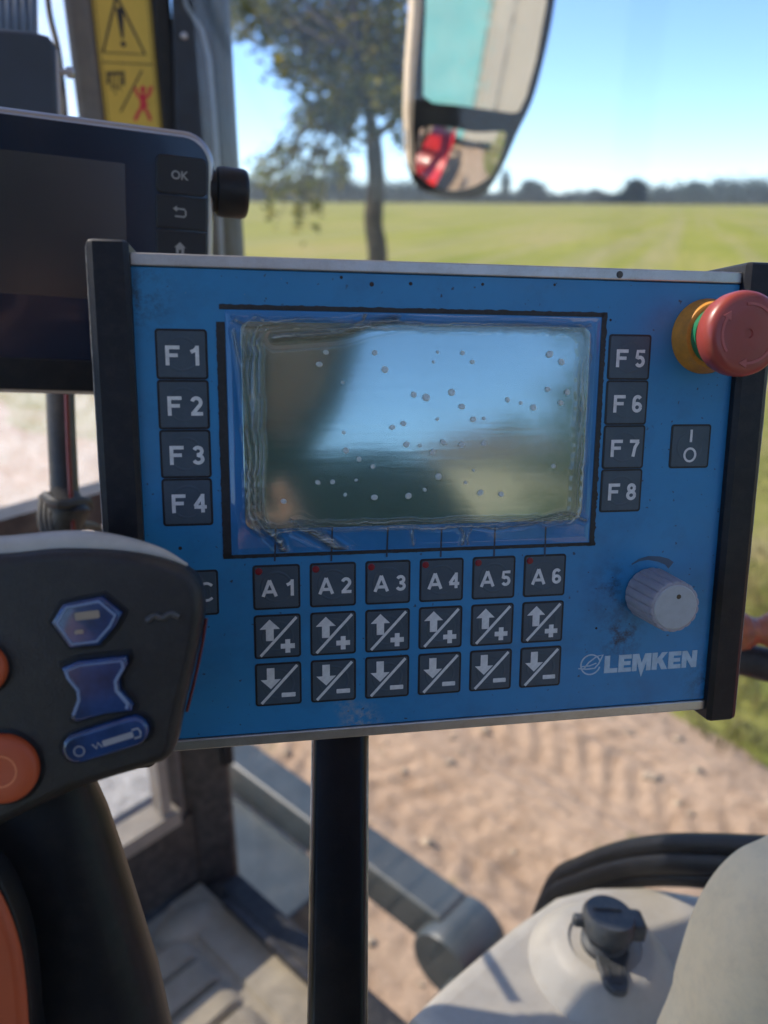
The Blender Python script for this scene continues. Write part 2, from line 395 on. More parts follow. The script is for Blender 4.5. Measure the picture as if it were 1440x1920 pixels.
f1 = at(676, 110, D-.4); f2 = at(742, 225, D+.3); f1b = at(640, -60, D-1); f2b = at(760, -40, D+.8)
tk.tube(smooth_open([fork, at(690, 190, D-.2), f1, at(665, 20, D-.7), f1b]), [.13-.0035*i for i in range(25)], 10)
tk.tube(smooth_open([fork, at(722, 240, D+.1), f2, at(752, 100, D+.5), f2b]), [.085-.0025*i for i in range(25)], 8)
tk.tube(smooth_open([f1b, at(650, -300, D-.5), at(690, -560, D)]), [.09-.006*i for i in range(13)], 8)
clumps = [(500, 20, 60, 45, 620), (570, 70, 60, 40, 640), (640, 30, 60, 50, 780), (700, 60, 55, 60, 720), (610, 130, 55, 38, 520), (680, 150, 55, 40, 520), (735, 110, 35, 60, 460),
          (585, 215, 36, 30, 260), (640, 205, 40, 34, 300), (725, 190, 40, 40, 320), (655, 255, 26, 26, 110), (540, 130, 30, 26, 150), (450, -20, 50, 50, 420), (455, 60, 22, 16, 60),
          (545, 285, 38, 16, 80), (520, 318, 40, 20, 90), (590, 330, 18, 34, 60), (550, 360, 24, 20, 40), (640, 320, 10, 30, 22), (760, 260, 22, 30, 70), (505, 372, 9, 34, 34), (598, 380, 8, 36, 34), (560, 400, 7, 30, 28), (535, 345, 40, 14, 40), (615, 290, 22, 16, 40), (480, 335, 16, 18, 26), (575, 350, 8, 40, 30),
          (560, -60, 90, 60, 600), (700, -60, 80, 60, 600), (800, 30, 60, 70, 500), (850, -60, 80, 70, 500), (820, 130, 40, 40, 160), (620, -190, 130, 90, 500), (760, -230, 120, 90, 500), (480, -140, 90, 70, 350)]
for i, (x, y, rx, ry, n) in enumerate(clumps):
    d = D+rnd.uniform(-1.6, 1.2); c = at(x, y, d); s = d/F_PX
    st = f1 if x < 700 else f2
    if y > 200 and x < 680: st = at(680, 170, D-.2)
    if y < -120: st = f1b
    P = path_to(st, c, .35); tk.tube(P, [.04*(1-k/9)+.008 for k in range(9)], 6)
    for q in range(5):
        e = c+Vector((rnd.gauss(0, rx*s*.7), rnd.gauss(0, .5), rnd.gauss(0, ry*s*.7))); tk.tube(path_to(P[6], e, .1, 4), [.014, .011, .009, .007, .005], 5)
    leaves(cr, c, (rx*s*1.22, .9, ry*s*1.15), int(n*1.15), .092, mis=(0, 0, 0, 0, 1))
tk.build('trunk', mt_bark, te); cr.build('crown', [mt_leaf, mt_leaf_y], te, recalc=False)

def far_tree(x0, y0, x, ytop, wpx, dist, label, seed):
    """a bushy tree far across the field"""
    rr = random.Random(seed); bp = at(x, 378, dist); bp.z = 0; s = dist/F_PX; hgt = (381-ytop)*s*1.1+.5; wr = wpx*s*.6
    e = empty('distant_tree', Matrix.Translation(bp)); tag(e, label, 'tree', 'distant trees standing out of the wood across the field')
    t_ = MB(); t_.tube([(0, 0, -.3), (0, 0, hgt*.35), (0, 0, hgt*.7)], [wr*.09, wr*.06, wr*.03], 7); t_.build('trunk', mt_bark, e)
    c = MB()
    for k in range(26):
        zz = rr.uniform(.25, .9); a = rr.random()*6.28; q = wr*.75*rr.random()**.5*math.sin(math.pi*min(1, zz*1.02))**.5
        leaves(c, (q*math.cos(a), q*math.sin(a), hgt*zz), (wr*.42, wr*.42, hgt*.14), 60, wr*.15, rr)
    c.build('crown', mt_farleaf, e, recalc=False)
for i, a in enumerate([(640, 318, 52, 560, 'rounded dark tree rising above the distant wood just left of the tree trunk'),
                       (945, 328, 20, 620, 'slender distant tree standing right beside the lower tip of the mirror'),
                       (997, 346, 44, 620, 'low round distant tree second to the right of the mirror'),
                       (1188, 342, 50, 590, 'broad distant tree alone in front of the wood, below the open sky'),
                       (1302, 344, 34, 590, 'small distant tree at the left end of the tall dark wood'),
                       (1118, 358, 34, 640, 'very low distant bush between the two groups of far trees')]):
    far_tree(0, 0, a[0], a[1], a[2], a[3], a[4], 40+i)
b = MB(); rr = random.Random(3)
def woodtop(x):
    return (345 if x < 640 else 348 if x < 800 else 364 if x < 1150 else 359 if x < 1230 else 350 if x < 1330 else 342)+7*noise.noise(Vector((x*.03, 0, 1)))+5*noise.noise(Vector((x*.11, 0, 5)))
for i in range(520):
    x = -900+i*6.5+rr.uniform(-3, 3); d = rr.uniform(640, 760); top = woodtop(x); s = d/F_PX; base_z = at(x, 378, d); base_z.z = 0
    hh = (380-top)*s
    leaves(b, base_z+Vector((0, 0, hh*.45)), (5.0, 5, hh*.62), 230, 1.9, rr)
tag(b.build('distant_wood', mt_farleaf, recalc=False), 'dark blue green wood running along the far edge of the field', 'wood', kind='stuff')

# ------------------------------------------------------------------ tractor cab
cab = empty('tractor_cab', TM.copy()); tag(cab, 'tractor cab with grey pillars, big side window, ribbed floor mat and pale side console', 'tractor')
def tr_mb(): return MB()
WR, WL, WF, WB, FZ, RZ = .60, -.82, 1.0, -.75, 1.35, 3.12
b = MB(); b.prism(rrect(WL-.12, -.02, WR+.16, .50, .05), RZ, RZ+.16, .03, bb=.03); b.box((-.11, WF+.02, RZ+.04), (1.56, .05, .07)); b.box((WL-.03, .75, RZ+.08), (.16, .52, .13)); b.box((WR+.07, .75, RZ+.08), (.16, .52, .13))
b.prism(rrect(WL-.12, WB-.15, WR+.16, WB+.02, .05), RZ, RZ+.16, .03, bb=.03); b.box((WL-.03, -.37, RZ+.08), (.16, .72, .13)); b.box((WR+.07, -.37, RZ+.08), (.16, .72, .13)); b.build('roof', M('roof_lining', (.75, .72, .66), .8), cab)
b = MB(); b.box((-.11, -.37, RZ+.1), (1.28, .72, .006)); b.build('added_roof_hatch', mt_glass, cab)  # glass hatch added to let sky light onto the box face
b = MB(); b.box((-.11, .75, RZ+.08), (1.28, .52, .006)); b.build('added_roof_glazing', mt_glass, cab)  # front roof glass added so the sun reaches the joystick
b = MB(); b.box((-.11, .12, FZ-.045), (WR-WL+.06, WF-WB+.06, .07)); b.build('floor_pan', mt_darksteel, cab)
# ribbed mat
b = MB(); mh = []
xs = [WL+.02+i*.02 for i in range(55)]+[WL+1.12+.006*i for i in range(46)]; xs = [x for x in xs if x <= WR-.03]+[WR-.03]
ys = sorted(set([round(-.72+.02*i, 4) for i in range(48)]+[round(.24+.0035*i, 4) for i in range(212)]))
for y in ys:
    for x in xs:
        ph = ((y-.03) % .0585)/.0585; dd = min(ph, 1-ph)
        end = .47-.0; z = 0
        if x < .485 and .3 < y < .90:
            e = .5*(1+math.tanh((.487-x)/.004))
            z = .016*max(0, min(1, (dd-.05)/.06))*min(1, e)
            if x > .455: z = .016*max(0, min(1, (dd-.05)/.06))*max(0, 1-((x-.455)/.03)**2*(1 if dd < .3 else .8))
        if x > .50: z = .006
        if ((x-.50)/.055)**2+((y-.925)/.035)**2 < 1: z = .018*math.sqrt(max(0, 1-((x-.50)/.055)**2-((y-.925)/.035)**2))+.003
        mh.append((x, y, FZ+z))
nx = len(xs); b.add(mh, [(j*nx+i, j*nx+i+1, (j+1)*nx+i+1, (j+1)*nx+i) for j in range(len(ys)-1) for i in range(nx-1)])
b.build('floor_mat', mt_mat, cab, ang=40)
# right front pillar: a frame facing the driver
PO = T(WR, WF, 0); pdir = Vector((PO.x, PO.y, 0)).normalized(); pside = Vector((pdir.y, -pdir.x, 0))
PF = frame(Vector((PO.x, PO.y, 2.2))-pdir*.02, pside, Vector((0, 0, 1)))
LI = cab.matrix_world.inverted()
def pcol(x0, x1, zt, zb, d0, d1, bev=.006, mi=0, mb=None, lean=0):
    """a vertical bar in the pillar frame between two edges seen at the top of the photograph"""
    a = PF.uv(x0, 0).x; c = PF.uv(x1, 0).x; mb = mb or MB(); o = mb.x
    mb.x = LI @ PF.m @ Matrix.Rotation(-math.pi/2, 4, 'X')      # local: x along, y -> depth, z -> up
    mb.prism(rrect(a, d0, c, d1, min(bev, (c-a)/2.1)), zb-2.2, zt-2.2, 0); mb.x = o; return mb
pl = pcol(118, 306, RZ, FZ-.01, -.005, .11, .012).build('pillar', mt_pillar_dark, cab)
pcol(122, 171, RZ-.01, FZ+.01, -.014, -.002, .008).build('pillar_edge_trim', mt_pillar, cab)
pcol(283, 318, RZ-.01, 1.62, -.02, .0, .006).build('pillar_channel', mt_black, cab)
# perforated cover and the dark glazed strip on the window side
def perf():
    m, t, p = nodes('perforated_cover'); v = tex(t, 260, k='ShaderNodeTexVoronoi', stretch=(1, 1, 1)); v.inputs['Randomness'].default_value = .15
    c = ramp(t, v.outputs['Distance'], [(.25, (.015, .025, .032)), (.5, (.055, .085, .1))])
    t.links.new(c.outputs[0], p.inputs['Base Color']); p.inputs['Roughness'].default_value = .55; bumpn(t, p, v.outputs['Distance'], .6, .002); return m
b = MB(); a = PF.uv(368, 0).x; c = PF.uv(432, 0).x
b.x = LI @ PF.m @ Matrix.Rotation(-math.pi/2, 4, 'X')
b.prism(smooth_closed([(a-.02, -.0), (a+.006, -.012), ((a+c)/2, -.022), (c-.008, -.014), (c, .012), (c-.01, .05), (a-.02, .05)], 4), 1.95-2.2, RZ-2.2-.01, 0)
b.build('pillar_cover', perf(), cab, ang=60)
m_dg = M('dark_glazed_strip', (.012, .02, .034), .45, var=.3, scale=30)
b = MB(); b.x = LI @ PF.m
ol = [PF.uv(x, y, .034).xy for x, y in ((322, -260), (322, 0), (330, 250), (345, 560), (420, 560), (409, 330), (400, 200), (392, 110), (378, 55), (350, 12), (338, -40), (336, -260))]
b.prism(ol, .024, .034, .003); st = b.build('glazed_strip', m_dg, cab)
b = MB(); b.x = LI @ PF.m
b.tube([(*PF.uv(x, y, .034).xy, .034) for x, y in ((338, -40), (350, 12), (378, 55), (392, 110), (400, 200), (409, 330), (420, 560))], .003, 6); b.build('strip_seal', M('seal_grey', (.2, .25, .3), .4), cab)
b = MB(); b.x = LI @ PF.m @ Matrix.Translation((*PF.uv(342, 77).xy, .034)); b.lathe([(.004, 0), (.004, .003), (.002, .004)], 14); b.build('screw', mt_silver, cab)
# warning sticker
b = MB(); b.x = LI @ PF.m
ZS = .0075; L0 = lambda x, y: PF.uv(x, y, ZS)
def sx(x, y): return PF.uv(x, y, ZS).x
xa, xb = sx(172, 0), sx(281, 0); yt = PF.uv(200, -150, ZS).y; ybm = PF.uv(250, 330, ZS).y; ym = PF.uv(240, 119, ZS).y
b.prism(rrect(xa, ybm, xb, yt, .004), ZS-.0075, ZS); stk = b.build('warning_sticker', mt_yellow, cab)
tag(stk, 'yellow warning sticker with exclamation triangle')
b = MB(); b.x = LI @ PF.m; z = ZS+.0002
tri = [PF.uv(x, y, z).xy for x, y in ((226, 0), (193, 98), (272, 101))]
cx = (tri[1].x+tri[2].x)/2; wdt = (tri[2].x-tri[1].x); tri = [Vector((cx-.002, tri[0].y+.004)), Vector((cx-wdt/2, tri[1].y)), Vector((cx+wdt/2, tri[1].y))]
b.strip([tri[0], tri[1], tri[2], tri[0]], .0032, z); 
ex0 = tri[0].y-.012; ex1 = tri[1].y+.014
b.prism([(cx-.0045, ex0), (cx+.0045, ex0), (cx+.0015, ex1+.002), (cx-.0015, ex1+.002)], z, z+.0003)
b.x = b.x @ Matrix.Translation((cx, ex1-.004, z)); b.lathe([(.0032, 0), (.0032, .0003)], 14)
b.x = LI @ PF.m
b.strip([(xa+.003, ym), (xb-.003, ym)], .0012, z); b.strip([(xa+.003, yt-.003), (xa+.003, ybm+.003)], .0008, z); b.strip([(xb-.003, yt-.003), (xb-.003, ybm+.003)], .0008, z)
q = lambda x, y: PF.uv(x, y, z).xy
b.strip([q(266, 132), q(226, 210)], .002, z)
b.strip([q(199, 138), q(234, 137)], .0035, z)
for x, y0, y1 in ((203, 142, 158), (231, 142, 160)): b.strip([q(x, y0), q(x, y1)], .0036, z)
for x, y0, y1 in ((211, 142, 168), (217, 142, 178), (225, 142, 166)): b.strip([q(x, y0), q(x-1, y1)], .0013, z)
b.strip([q(206, 166), q(214, 160), q(228, 170)], .0012, z)
b.build('warning_print', mt_blackprint, stk)
b = MB(); b.x = LI @ PF.m
for i_, P in enumerate((((253, 164), (258, 178), (268, 184), (279, 178), (284, 162)), ((268, 172), (267, 184), (269, 203)), ((268, 200), (260, 210), (253, 226)), ((270, 200), (277, 212), (282, 226)), ((261, 186), (275, 188)), ((262, 196), (277, 196)))):
    b.strip([q(*p) for p in P], .0042, z+.00002*i_)
b.x = b.x @ Matrix.Translation((*q(268, 167), z)); b.lathe([(.0036, 0), (.0036, .0003)], 14)
b.build('red_figure_print', mt_redprint, stk)

# rails, sills, window panes, other pillars
b = MB(); b.box((-.11, WF+.0, 2.14), (1.36, .045, .05)); b.build('windscreen_rail', mt_darksteel, cab)
b = MB(); b.box((-.11, WF-.01, 1.545), (1.30, .05, .03)); b.box((.515, WF-.02, 1.80), (.018, .03, .46)); b.build('windscreen_sill', M('sill_beige', (.27, .24, .2), .5, dust=.4), cab)
b = MB(); b.box((-.11, WF+.01, 1.445), (1.36, .06, .155)); b.build('front_bulkhead', mt_pillar_dark, cab)
def slab(name, c, s, m): b = MB(); b.box(c, s); return b.build(name, m, cab)
slab('windscreen', (-.11, WF+.03, (1.56+RZ)/2), (1.36, .005, RZ-1.57), mt_wind)
slab('side_window', (WR+.012, .02, (FZ+RZ)/2), (.005, 1.66, RZ-FZ-.02), mt_glass)
slab('left_window', (WL-.012, .12, (FZ+RZ)/2), (.005, 1.66, RZ-FZ-.02), mt_glass)
slab('rear_window', (-.11, WB-.02, (1.9+RZ)/2), (1.36, .005, RZ-1.92), mt_glass)
b = MB(); b.box((WL+.01, -.56, 2.5), (.03, .40, 1.24)); b.box((-.63, WB+.01, 2.5), (.40, .03, 1.24)); b.build('added_dark_trim', mt_pillar_dark, cab)  # unseen dark panels added to darken the reflection in the terminal screen
slab('rear_panel', (-.11, WB-.02, 1.63), (1.42, .04, .53), mt_pillar_dark)
b = MB(); b.box((WR+.0, .15, FZ+.014), (.04, 1.55, .028)); b.build('door_sill', mt_softblack, cab)
b = MB(); b.box((WR-.028, .15, FZ+.02), (.016, 1.5, .012)); b.build('door_sill_edge', mt_darksteel, cab)
for x, y in ((WL, WF), (WL, WB), (WR+.01, WB)):
    b = MB(); b.prism(rrect(x-.04, y-.04, x+.04, y+.04, .02), FZ-.02, RZ, 0); b.build('pillar', mt_pillar_dark, cab)
b = MB(); b.prism(rrect(WR-.02, -.40, WR+.008, -.33, .01), FZ+.02, RZ, 0); b.build('pillar', mt_pillar_dark, cab)

# side console with a stepped socket boss
CZ = 1.95
CF = Frame(TM @ Matrix.Translation((0, 0, CZ-.012)))
cf = [tuple(CF.uv(x, y).xy) for x, y in ((1040, 1686), (960, 1742), (900, 1792), (832, 1850), (765, 1915))]
cf = [(.588, -.6), (.588, .0), (.584, .08)]+[tuple(CF.uv(x, y).xy) for x, y in ((1330, 1686), (1200, 1666), (1110, 1668))]+cf+[(cf[-1][0]-.012, cf[-1][1]-.1), (cf[-1][0]-.015, -.6)]
b = MB(); b.prism(cf, FZ+.02, CZ, .018, seg=6); con = b.build('console', mt_console, cab, ang=50)
# black window seal sweeping over the wheel arch behind the console
b = MB(); VW = Frame(TM @ Matrix(((0, 0, 1, .578), (1, 0, 0, 0), (0, 1, 0, 0), (0, 0, 0, 1))))
sp = [TI @ (VW.m @ VW.uv(x, y)) for x, y in ((985, 1735), (1035, 1690), (1090, 1655), (1160, 1632), (1240, 1622), (1330, 1624), (1440, 1632))]
sp = smooth_open([sp[1]+Vector((0, .02, -.12))]+sp[1:]+[sp[-1]+(sp[-1]-sp[-2])*1.0, sp[-1]+(sp[-1]-sp[-2])*2.5], 6)
for k, (o, rr_) in enumerate(((.006, .013), (.026, .009), (-.014, .009))): b.tube([p+Vector((-.0*o, 0, o)) for p in sp], rr_, 10)
b.build('window_seal', mt_black, cab, ang=60)
BC = Frame(TM @ Matrix.Translation((0, 0, CZ)))
bp = BC.uv(1127, 1806)
b = MB(); b.x = Matrix.Translation((bp.x, bp.y, CZ-.002)) @ Matrix.Rotation(R(0), 4, 'X')
b.lathe([(.062, 0), (.060, .004), (.056, .009), (.045, .022), (.040, .026), (.030, .028), (.0295, .026), (.001, .026)], 48); b.build('socket_boss', mt_console, con, ang=50)

# power socket with its rubber cap
sk = empty('power_socket', TM @ Matrix.Translation((bp.x, bp.y, CZ+.024)) @ Matrix.Diagonal((.82, .82, .82, 1))); tag(sk, 'dark grey rubber socket cap with strap on the round boss of the pale console', 'socket')
mt_rub = M('grey_rubber', (.045, .05, .055), .5, var=.15, bump=.3, bscale=1500, dust=.2)
LS = Frame(sk.matrix_world)
b = MB(); b.lathe([(.024, -.002), (.024, .006), (.019, .01), (.019, .02), (.012, .02)], 32); b.build('collar', mt_rub, sk)
toC = LS.i.to_3x3() @ (CAM-sk.matrix_world.translation).normalized()
b = MB(); b.x = Matrix.Translation((.0, .0, .018)) @ Matrix.Rotation(R(8), 4, 'Y')
b.lathe([(.024, 0), (.0265, .003), (.0265, .017), (.0235, .022), (.0, .0225)], 40)
u = LS.uv(1165, 1745, .03)-LS.uv(1110, 1745, .03)
an = math.atan2(u.y, u.x)
b.x = b.x @ Matrix.Rotation(an, 4, 'Z')
b.prism(rrect(.014, -.014, .036, .013, .005), .002, .019, .004); b.prism(rrect(-.036, -.005, -.018, .006, .004), .006, .015, .003)
b.prism(rrect(-.016, .002, .013, .006, .0015), .022, .0245, .001)
b.build('cap', mt_rub, sk)
b = MB(); b.x = Matrix.Rotation(an, 4, 'Z')
b.prism(smooth_closed([(-.011, -.012), (-.014, -.04), (-.008, -.055), (.004, -.057), (.010, -.046), (.013, -.03), (.02, -.012)], 4), .000, .007, .002)
b.strip([(-.006, -.03), (-.006, -.048), (.003, -.049), (.006, -.032)], .0016, .007, .0012); b.build('strap', mt_rub, sk)

# seat arm pad at the right edge
b = MB()
sc_ = at(1500, 1890, .46)
se = empty('armrest', Matrix.Translation(sc_) @ CM.to_3x3().to_4x4()); tag(se, 'cream moulded armrest shell with rounded shoulder at the lower right corner', 'armrest')
FS = Frame(se.matrix_world)
ol = [FS.uv(x, y).xy for x, y in ((1312, 2080), (1314, 1930), (1330, 1860), (1358, 1775), (1398, 1705), (1448, 1655), (1510, 1625), (1620, 1560), (1760, 1640), (1800, 2080))]
b.prism(smooth_closed(ol, 4), -.045, .03, .045, seg=10); b.build('shell', mt_cream, se, ang=70)
b = MB(); b.tube([(*FS.uv(x, y).xy, zz) for x, y, zz in ((1425, 1690, .024), (1412, 1745, .0315), (1420, 1800, .0315), (1450, 1850, .0315))], .0012, 6); b.build('seam', mt_console, se)

# ------------------------------------------------------------------ outside the cab
def tbox(b, r0, r1, h0, h1, z0, z1, bev=.01, mi=0):
    b.prism(rrect(r0, h0, r1, h1, bev), z0, z1, bev, mi)
fr = empty('loader_bracket', TM @ Matrix.Translation((1.05, 1.0, .9))); tag(fr, 'dusty blue grey steel bracket with round pivot eye outside the low window', 'steel bracket')
b = MB(); b.x = Matrix.Translation((-1.05, -1.0, -.9)); tbox(b, .985, 1.085, .72, 1.55, 1.0, 1.10); tbox(b, .70, .97, 1.02, 1.5, .84, 1.02);  b.box((1.035, 1.57, 1.05), (.16, .03, .16)); b.build('beam', mt_steel, fr)
b = MB(); b.x = Matrix.Translation((-1.05, -1.0, -.9)) @ Matrix.Translation((1.02, .69, 1.02)) @ Matrix.Rotation(R(90), 4, 'Y')
b.lathe([(.03, -.07), (.075, -.07), (.08, -.06), (.08, .06), (.075, .07), (.035, .07), (.03, .04)], 32); b.build('pivot_eye', mt_steel, fr)
b = MB(); b.x = Matrix.Translation((-1.05, -1.0, -.9)); tbox(b, .70, .98, .50, .66, .80, 1.02); b.box((.84, .62, .72), (.05, .05, .3)); b.build('end_block', mt_steel, fr)
b = MB(); b.x = Matrix.Translation((-1.05, -1.0, -.9)) @ Matrix.Translation((.66, .57, .88)) @ Matrix.Rotation(R(70), 4, 'X')
b.lathe([(.02, -.05), (.055, -.05), (.06, -.03), (.06, .03), (.04, .05), (.0, .055)], 24); b.build('hose_coupling', mt_redpaint, fr)

wh = empty('front_wheel', TM @ Matrix.Translation((.95, 3.5, .72)) @ Matrix.Rotation(R(90), 4, 'Y')); tag(wh, 'dusty black front tyre of the tractor seen beyond the pillar foot', 'wheel')
b = MB(); pr = [(.36, -.20), (.5, -.22), (.64, -.21), (.69, -.17), (.70, 0), (.69, .17), (.64, .21), (.5, .22), (.36, .20)]
b.lathe(pr, 56)
for i in range(26):
    for sgn in (-1, 1):
        a = 2*math.pi*(i+.5*(sgn > 0))/26; mrot = Matrix.Rotation(a, 3, 'Z') @ Matrix.Rotation(sgn*R(35), 3, 'X')
        b.box(Matrix.Rotation(a, 3, 'Z') @ Vector((.705, 0, sgn*.1)), (.04, .035, .22), 0, mrot)
b.build('tyre', mt_tyre, wh)
b = MB(); b.lathe([(.06, -.1), (.2, -.06), (.33, -.16), (.36, -.2), (.36, .2), (.33, .16), (.2, .06), (.06, .1)], 40); b.build('rim', mt_redpaint, wh)

bn = empty('bonnet', TM @ Matrix.Translation((-.11, 1.1, 1.2))); tag(bn, 'red engine bonnet ahead of the windscreen', 'bonnet')
b = MB(); b.x = Matrix.Rotation(R(-90), 4, 'X') @ Matrix.Identity(4)
b.prism(smooth_closed([(-.36, .1), (-.36, -.35), (-.27, -.50), (0, -.55), (.27, -.50), (.36, -.35), (.36, .1)], 5), 0, 2.1, .12); b.build('hood', mt_redpaint, bn)

# exterior mirror
MD = 1.5
mo = at(895, 150, MD)
mo_t = TI @ mo
back = (-HV*.98+RV*.06+Vector((0, 0, -.15))).normalized(); toc = (CAM-mo).normalized()
mn = (back+toc).normalized()
mx0 = Vector((0, 0, 1)).cross(mn).normalized(); MF = frame(mo, mx0, mn.cross(mx0))
me_ = empty('exterior_mirror', MF.m); tag(me_, 'tall two part exterior mirror with pale housing hanging against the sky', 'mirror')
out = [(778, -90), (776, 20), (768, 120), (764, 210), (768, 300), (782, 345), (812, 366), (860, 373), (895, 372), (918, 356), (945, 312), (972, 250), (1000, 190), (1022, 110), (1040, 20), (1052, -90), (1040, -190), (990, -240), (820, -240), (786, -190)]
b = MB(); b.prism(smooth_closed([MF.uv(x, y).xy for x, y in out], 4), -.032, .0, .005, seg=4, bb=.02)
b.build('housing', mt_black, me_, ang=50)
b = MB(); b.prism([MF.uv(x, y).xy for x, y in ((776, -200), (774, 20), (766, 120), (763, 210), (767, 300), (774, 325), (778, 325), (772, 240), (777, 140), (788, 20), (792, -200))], -.02, .006, .003)
b.build('edge_trim', mt_cream, me_)
m_mir, t_, p_ = nodes('mirror_silver'); p_.inputs['Metallic'].default_value = 1; p_.inputs['Base Color'].default_value = (.82, .84, .83, 1); p_.inputs['Roughness'].default_value = .02
n_ = tex(t_, 60, 6); rp_ = ramp(t_, n_.outputs[0], [(.5, (.02,)*3), (.8, (.2,)*3)]); t_.links.new(rp_.outputs[0], p_.inputs['Roughness'])
b = MB(); b.prism([MF.uv(x, y).xy for x, y in ((800, -200), (797, 20), (793, 120), (793, 180), (810, 193), (870, 199), (960, 212), (972, 209), (986, 180), (1005, 110), (1023, 10), (1034, -90), (1022, -190), (980, -225), (830, -225))], -.002, .002)
b.build('main_glass', m_mir, me_)
# lower wide-angle glass: slightly domed
b = MB(); pts = smooth_closed([MF.uv(x, y).xy for x, y in ((782, 250), (790, 238), (830, 236), (880, 246), (938, 246), (944, 256), (934, 300), (912, 345), (890, 364), (850, 366), (812, 358), (786, 336), (778, 300))], 3)
cc = Vector((sum(p[0] for p in pts)/len(pts), sum(p[1] for p in pts)/len(pts)))
vs = []; n = len(pts); K = 8
for k in range(K+1):
    for p in pts:
        q = cc+(Vector(p)-cc)*(1-k/K*.98); r2 = (q-cc).length_squared; vs.append((q.x, q.y, .0150-r2*1.2+.17*(q.y-cc.y)))
fs = [(k*n+i, k*n+(i+1) % n, (k+1)*n+(i+1) % n, (k+1)*n+i) for k in range(K) for i in range(n)]+[tuple(K*n+i for i in range(n))]
b.add(vs, fs); b.build('wide_angle_glass', m_mir, me_, ang=80)
b = MB(); b.tube([LI and (MF.i @ p) for p in smooth_open([mo-mn*.05+Vector((0, 0, .27)), mo-mn*.05+Vector((0, 0, .5)), T(WR+.12, WF+.1, RZ+.06)+Vector((0, 0, .02)), T(WR+.06, WF+.04, RZ+.05)], 6)], .014, 8); b.build('arm', mt_black, me_)

# farm trailer behind, which the mirror shows
trl = empty('farm_trailer', TM @ Matrix.Translation((2.2, -5.6, 0))); tag(trl, 'tall cream and turquoise trailer body seen only in the exterior mirror', 'trailer')
m_teal = M('turquoise_paint', (.16, .42, .40), .6, var=.15, scale=4, dust=.4, dscale=8); m_crm = M('cream_paint', (.38, .34, .26), .6, var=.1, scale=4, dust=.4, dscale=8)
b = MB(); b.box((-1.075, 0, 2.4), (1.15, 3.0, 3.2)); b.build('turquoise_door', m_teal, trl)
b = MB(); b.box((.72, 0, 2.45), (2.42, 3.1, 3.3)); 
for x in (-.4, .35, 1.3): b.box((x, 1.58, 2.45), (.12, .06, 3.3))
b.build('body', m_crm, trl)
for x in (-1.2, 1.2):
    b = MB(); b.x = Matrix.Translation((x, .4, .42)) @ Matrix.Rotation(R(90), 4, 'Y'); b.lathe([(.2, -.12), (.4, -.12), (.42, 0), (.4, .12), (.2, .12)], 28); b.build('wheel', mt_tyre, trl)
fd = empty('rear_fender', TM @ Matrix.Translation((1.0, -.85, 1.18))); tag(fd, 'red rear fender of the tractor, a sliver showing beside the console and in the mirror', 'fender')
b = MB(); prof = []
for k in range(15):
    a = R(5+170*k/14); prof.append((.95*math.cos(a), .95*math.sin(a)))
vs = []; 
for (y, z) in prof:
    for x in (-.28, .28): vs.append((x, y-.1, z*.93))
for (y, z) in prof:
    for x in (-.28, .28): vs.append((x, y*.96-.1, z*.93-.04))
n = len(prof); fs = []
for i in range(n-1):
    fs += [(2*i, 2*i+1, 2*i+3, 2*i+2), (2*n+2*i, 2*n+2*i+2, 2*n+2*i+3, 2*n+2*i+1), (2*i, 2*i+2, 2*n+2*i+2, 2*n+2*i), (2*i+1, 2*n+2*i+1, 2*n+2*i+3, 2*i+3)]
b.add(vs, fs); b.build('guard', mt_redpaint, fd, ang=50)

# ------------------------------------------------------------------ grab handle at the right edge
gh = at(1405, 1182, .60)
ghe = empty('hand_grip', Matrix.Translation(gh)); tag(ghe, 'ribbed reddish brown grip on a black bar at the right edge behind the blue box', 'grip')
GI = Matrix.Translation(-gh)
b = MB(); b.x = GI; P = [at(1330, 1186, .60), at(1380, 1183, .60), at(1400, 1181, .60), at(1420, 1180, .60), at(1440, 1180, .60), at(1560, 1178, .60)]
pp = []; rad = []
for i in range(60):
    f = i/59; px = 1330+f*230; pp.append(at(px, 1186-8*f, .60)); rad.append((.0125+.0022*math.cos((px-1390)*2*math.pi/62))*(1+.035*math.sin(px*1.1)))
b.tube(pp, rad, 16); b.build('grip', mt_grip, ghe, ang=60)
b = MB(); b.x = GI; b.tube([at(1300, 1228, .62), at(1380, 1232, .62), at(1440, 1247, .62), at(1600, 1280, .62)], .0125, 12, flat=1.1); b.build('bar', mt_softblack, ghe)
b = MB(); b.x = GI; b.tube([at(1340, 1188, .60), at(1335, 1215, .61), at(1330, 1230, .62)], .008, 10); b.build('joint', mt_softblack, ghe)

# ------------------------------------------------------------------ the blue control box
Rm = Matrix(((0.98336875, -0.00691194, -0.18148866), (-0.02627041, 0.98335363, -0.17979293), (0.17971025, 0.18157053, 0.96681765)))
tv = Vector((.1612, .1607, .40))
fl = Matrix(((1, 0, 0), (0, -1, 0), (0, 0, -1)))
Rb = fl @ Rm @ Matrix(((1, 0, 0), (0, -1, 0), (0, 0, -1)))
ctr = fl @ (Rm @ Vector((-.1340, -.1684, 0))+tv)
PM = CM @ (Matrix.Translation(ctr) @ Rb.to_4x4())
BX = Frame(PM); q = BX.uv
box = empty('control_box', PM); tag(box, 'blue implement control box with black end caps, keypad, worn display window and knob', 'control box')
HX, HY = .134, .1006

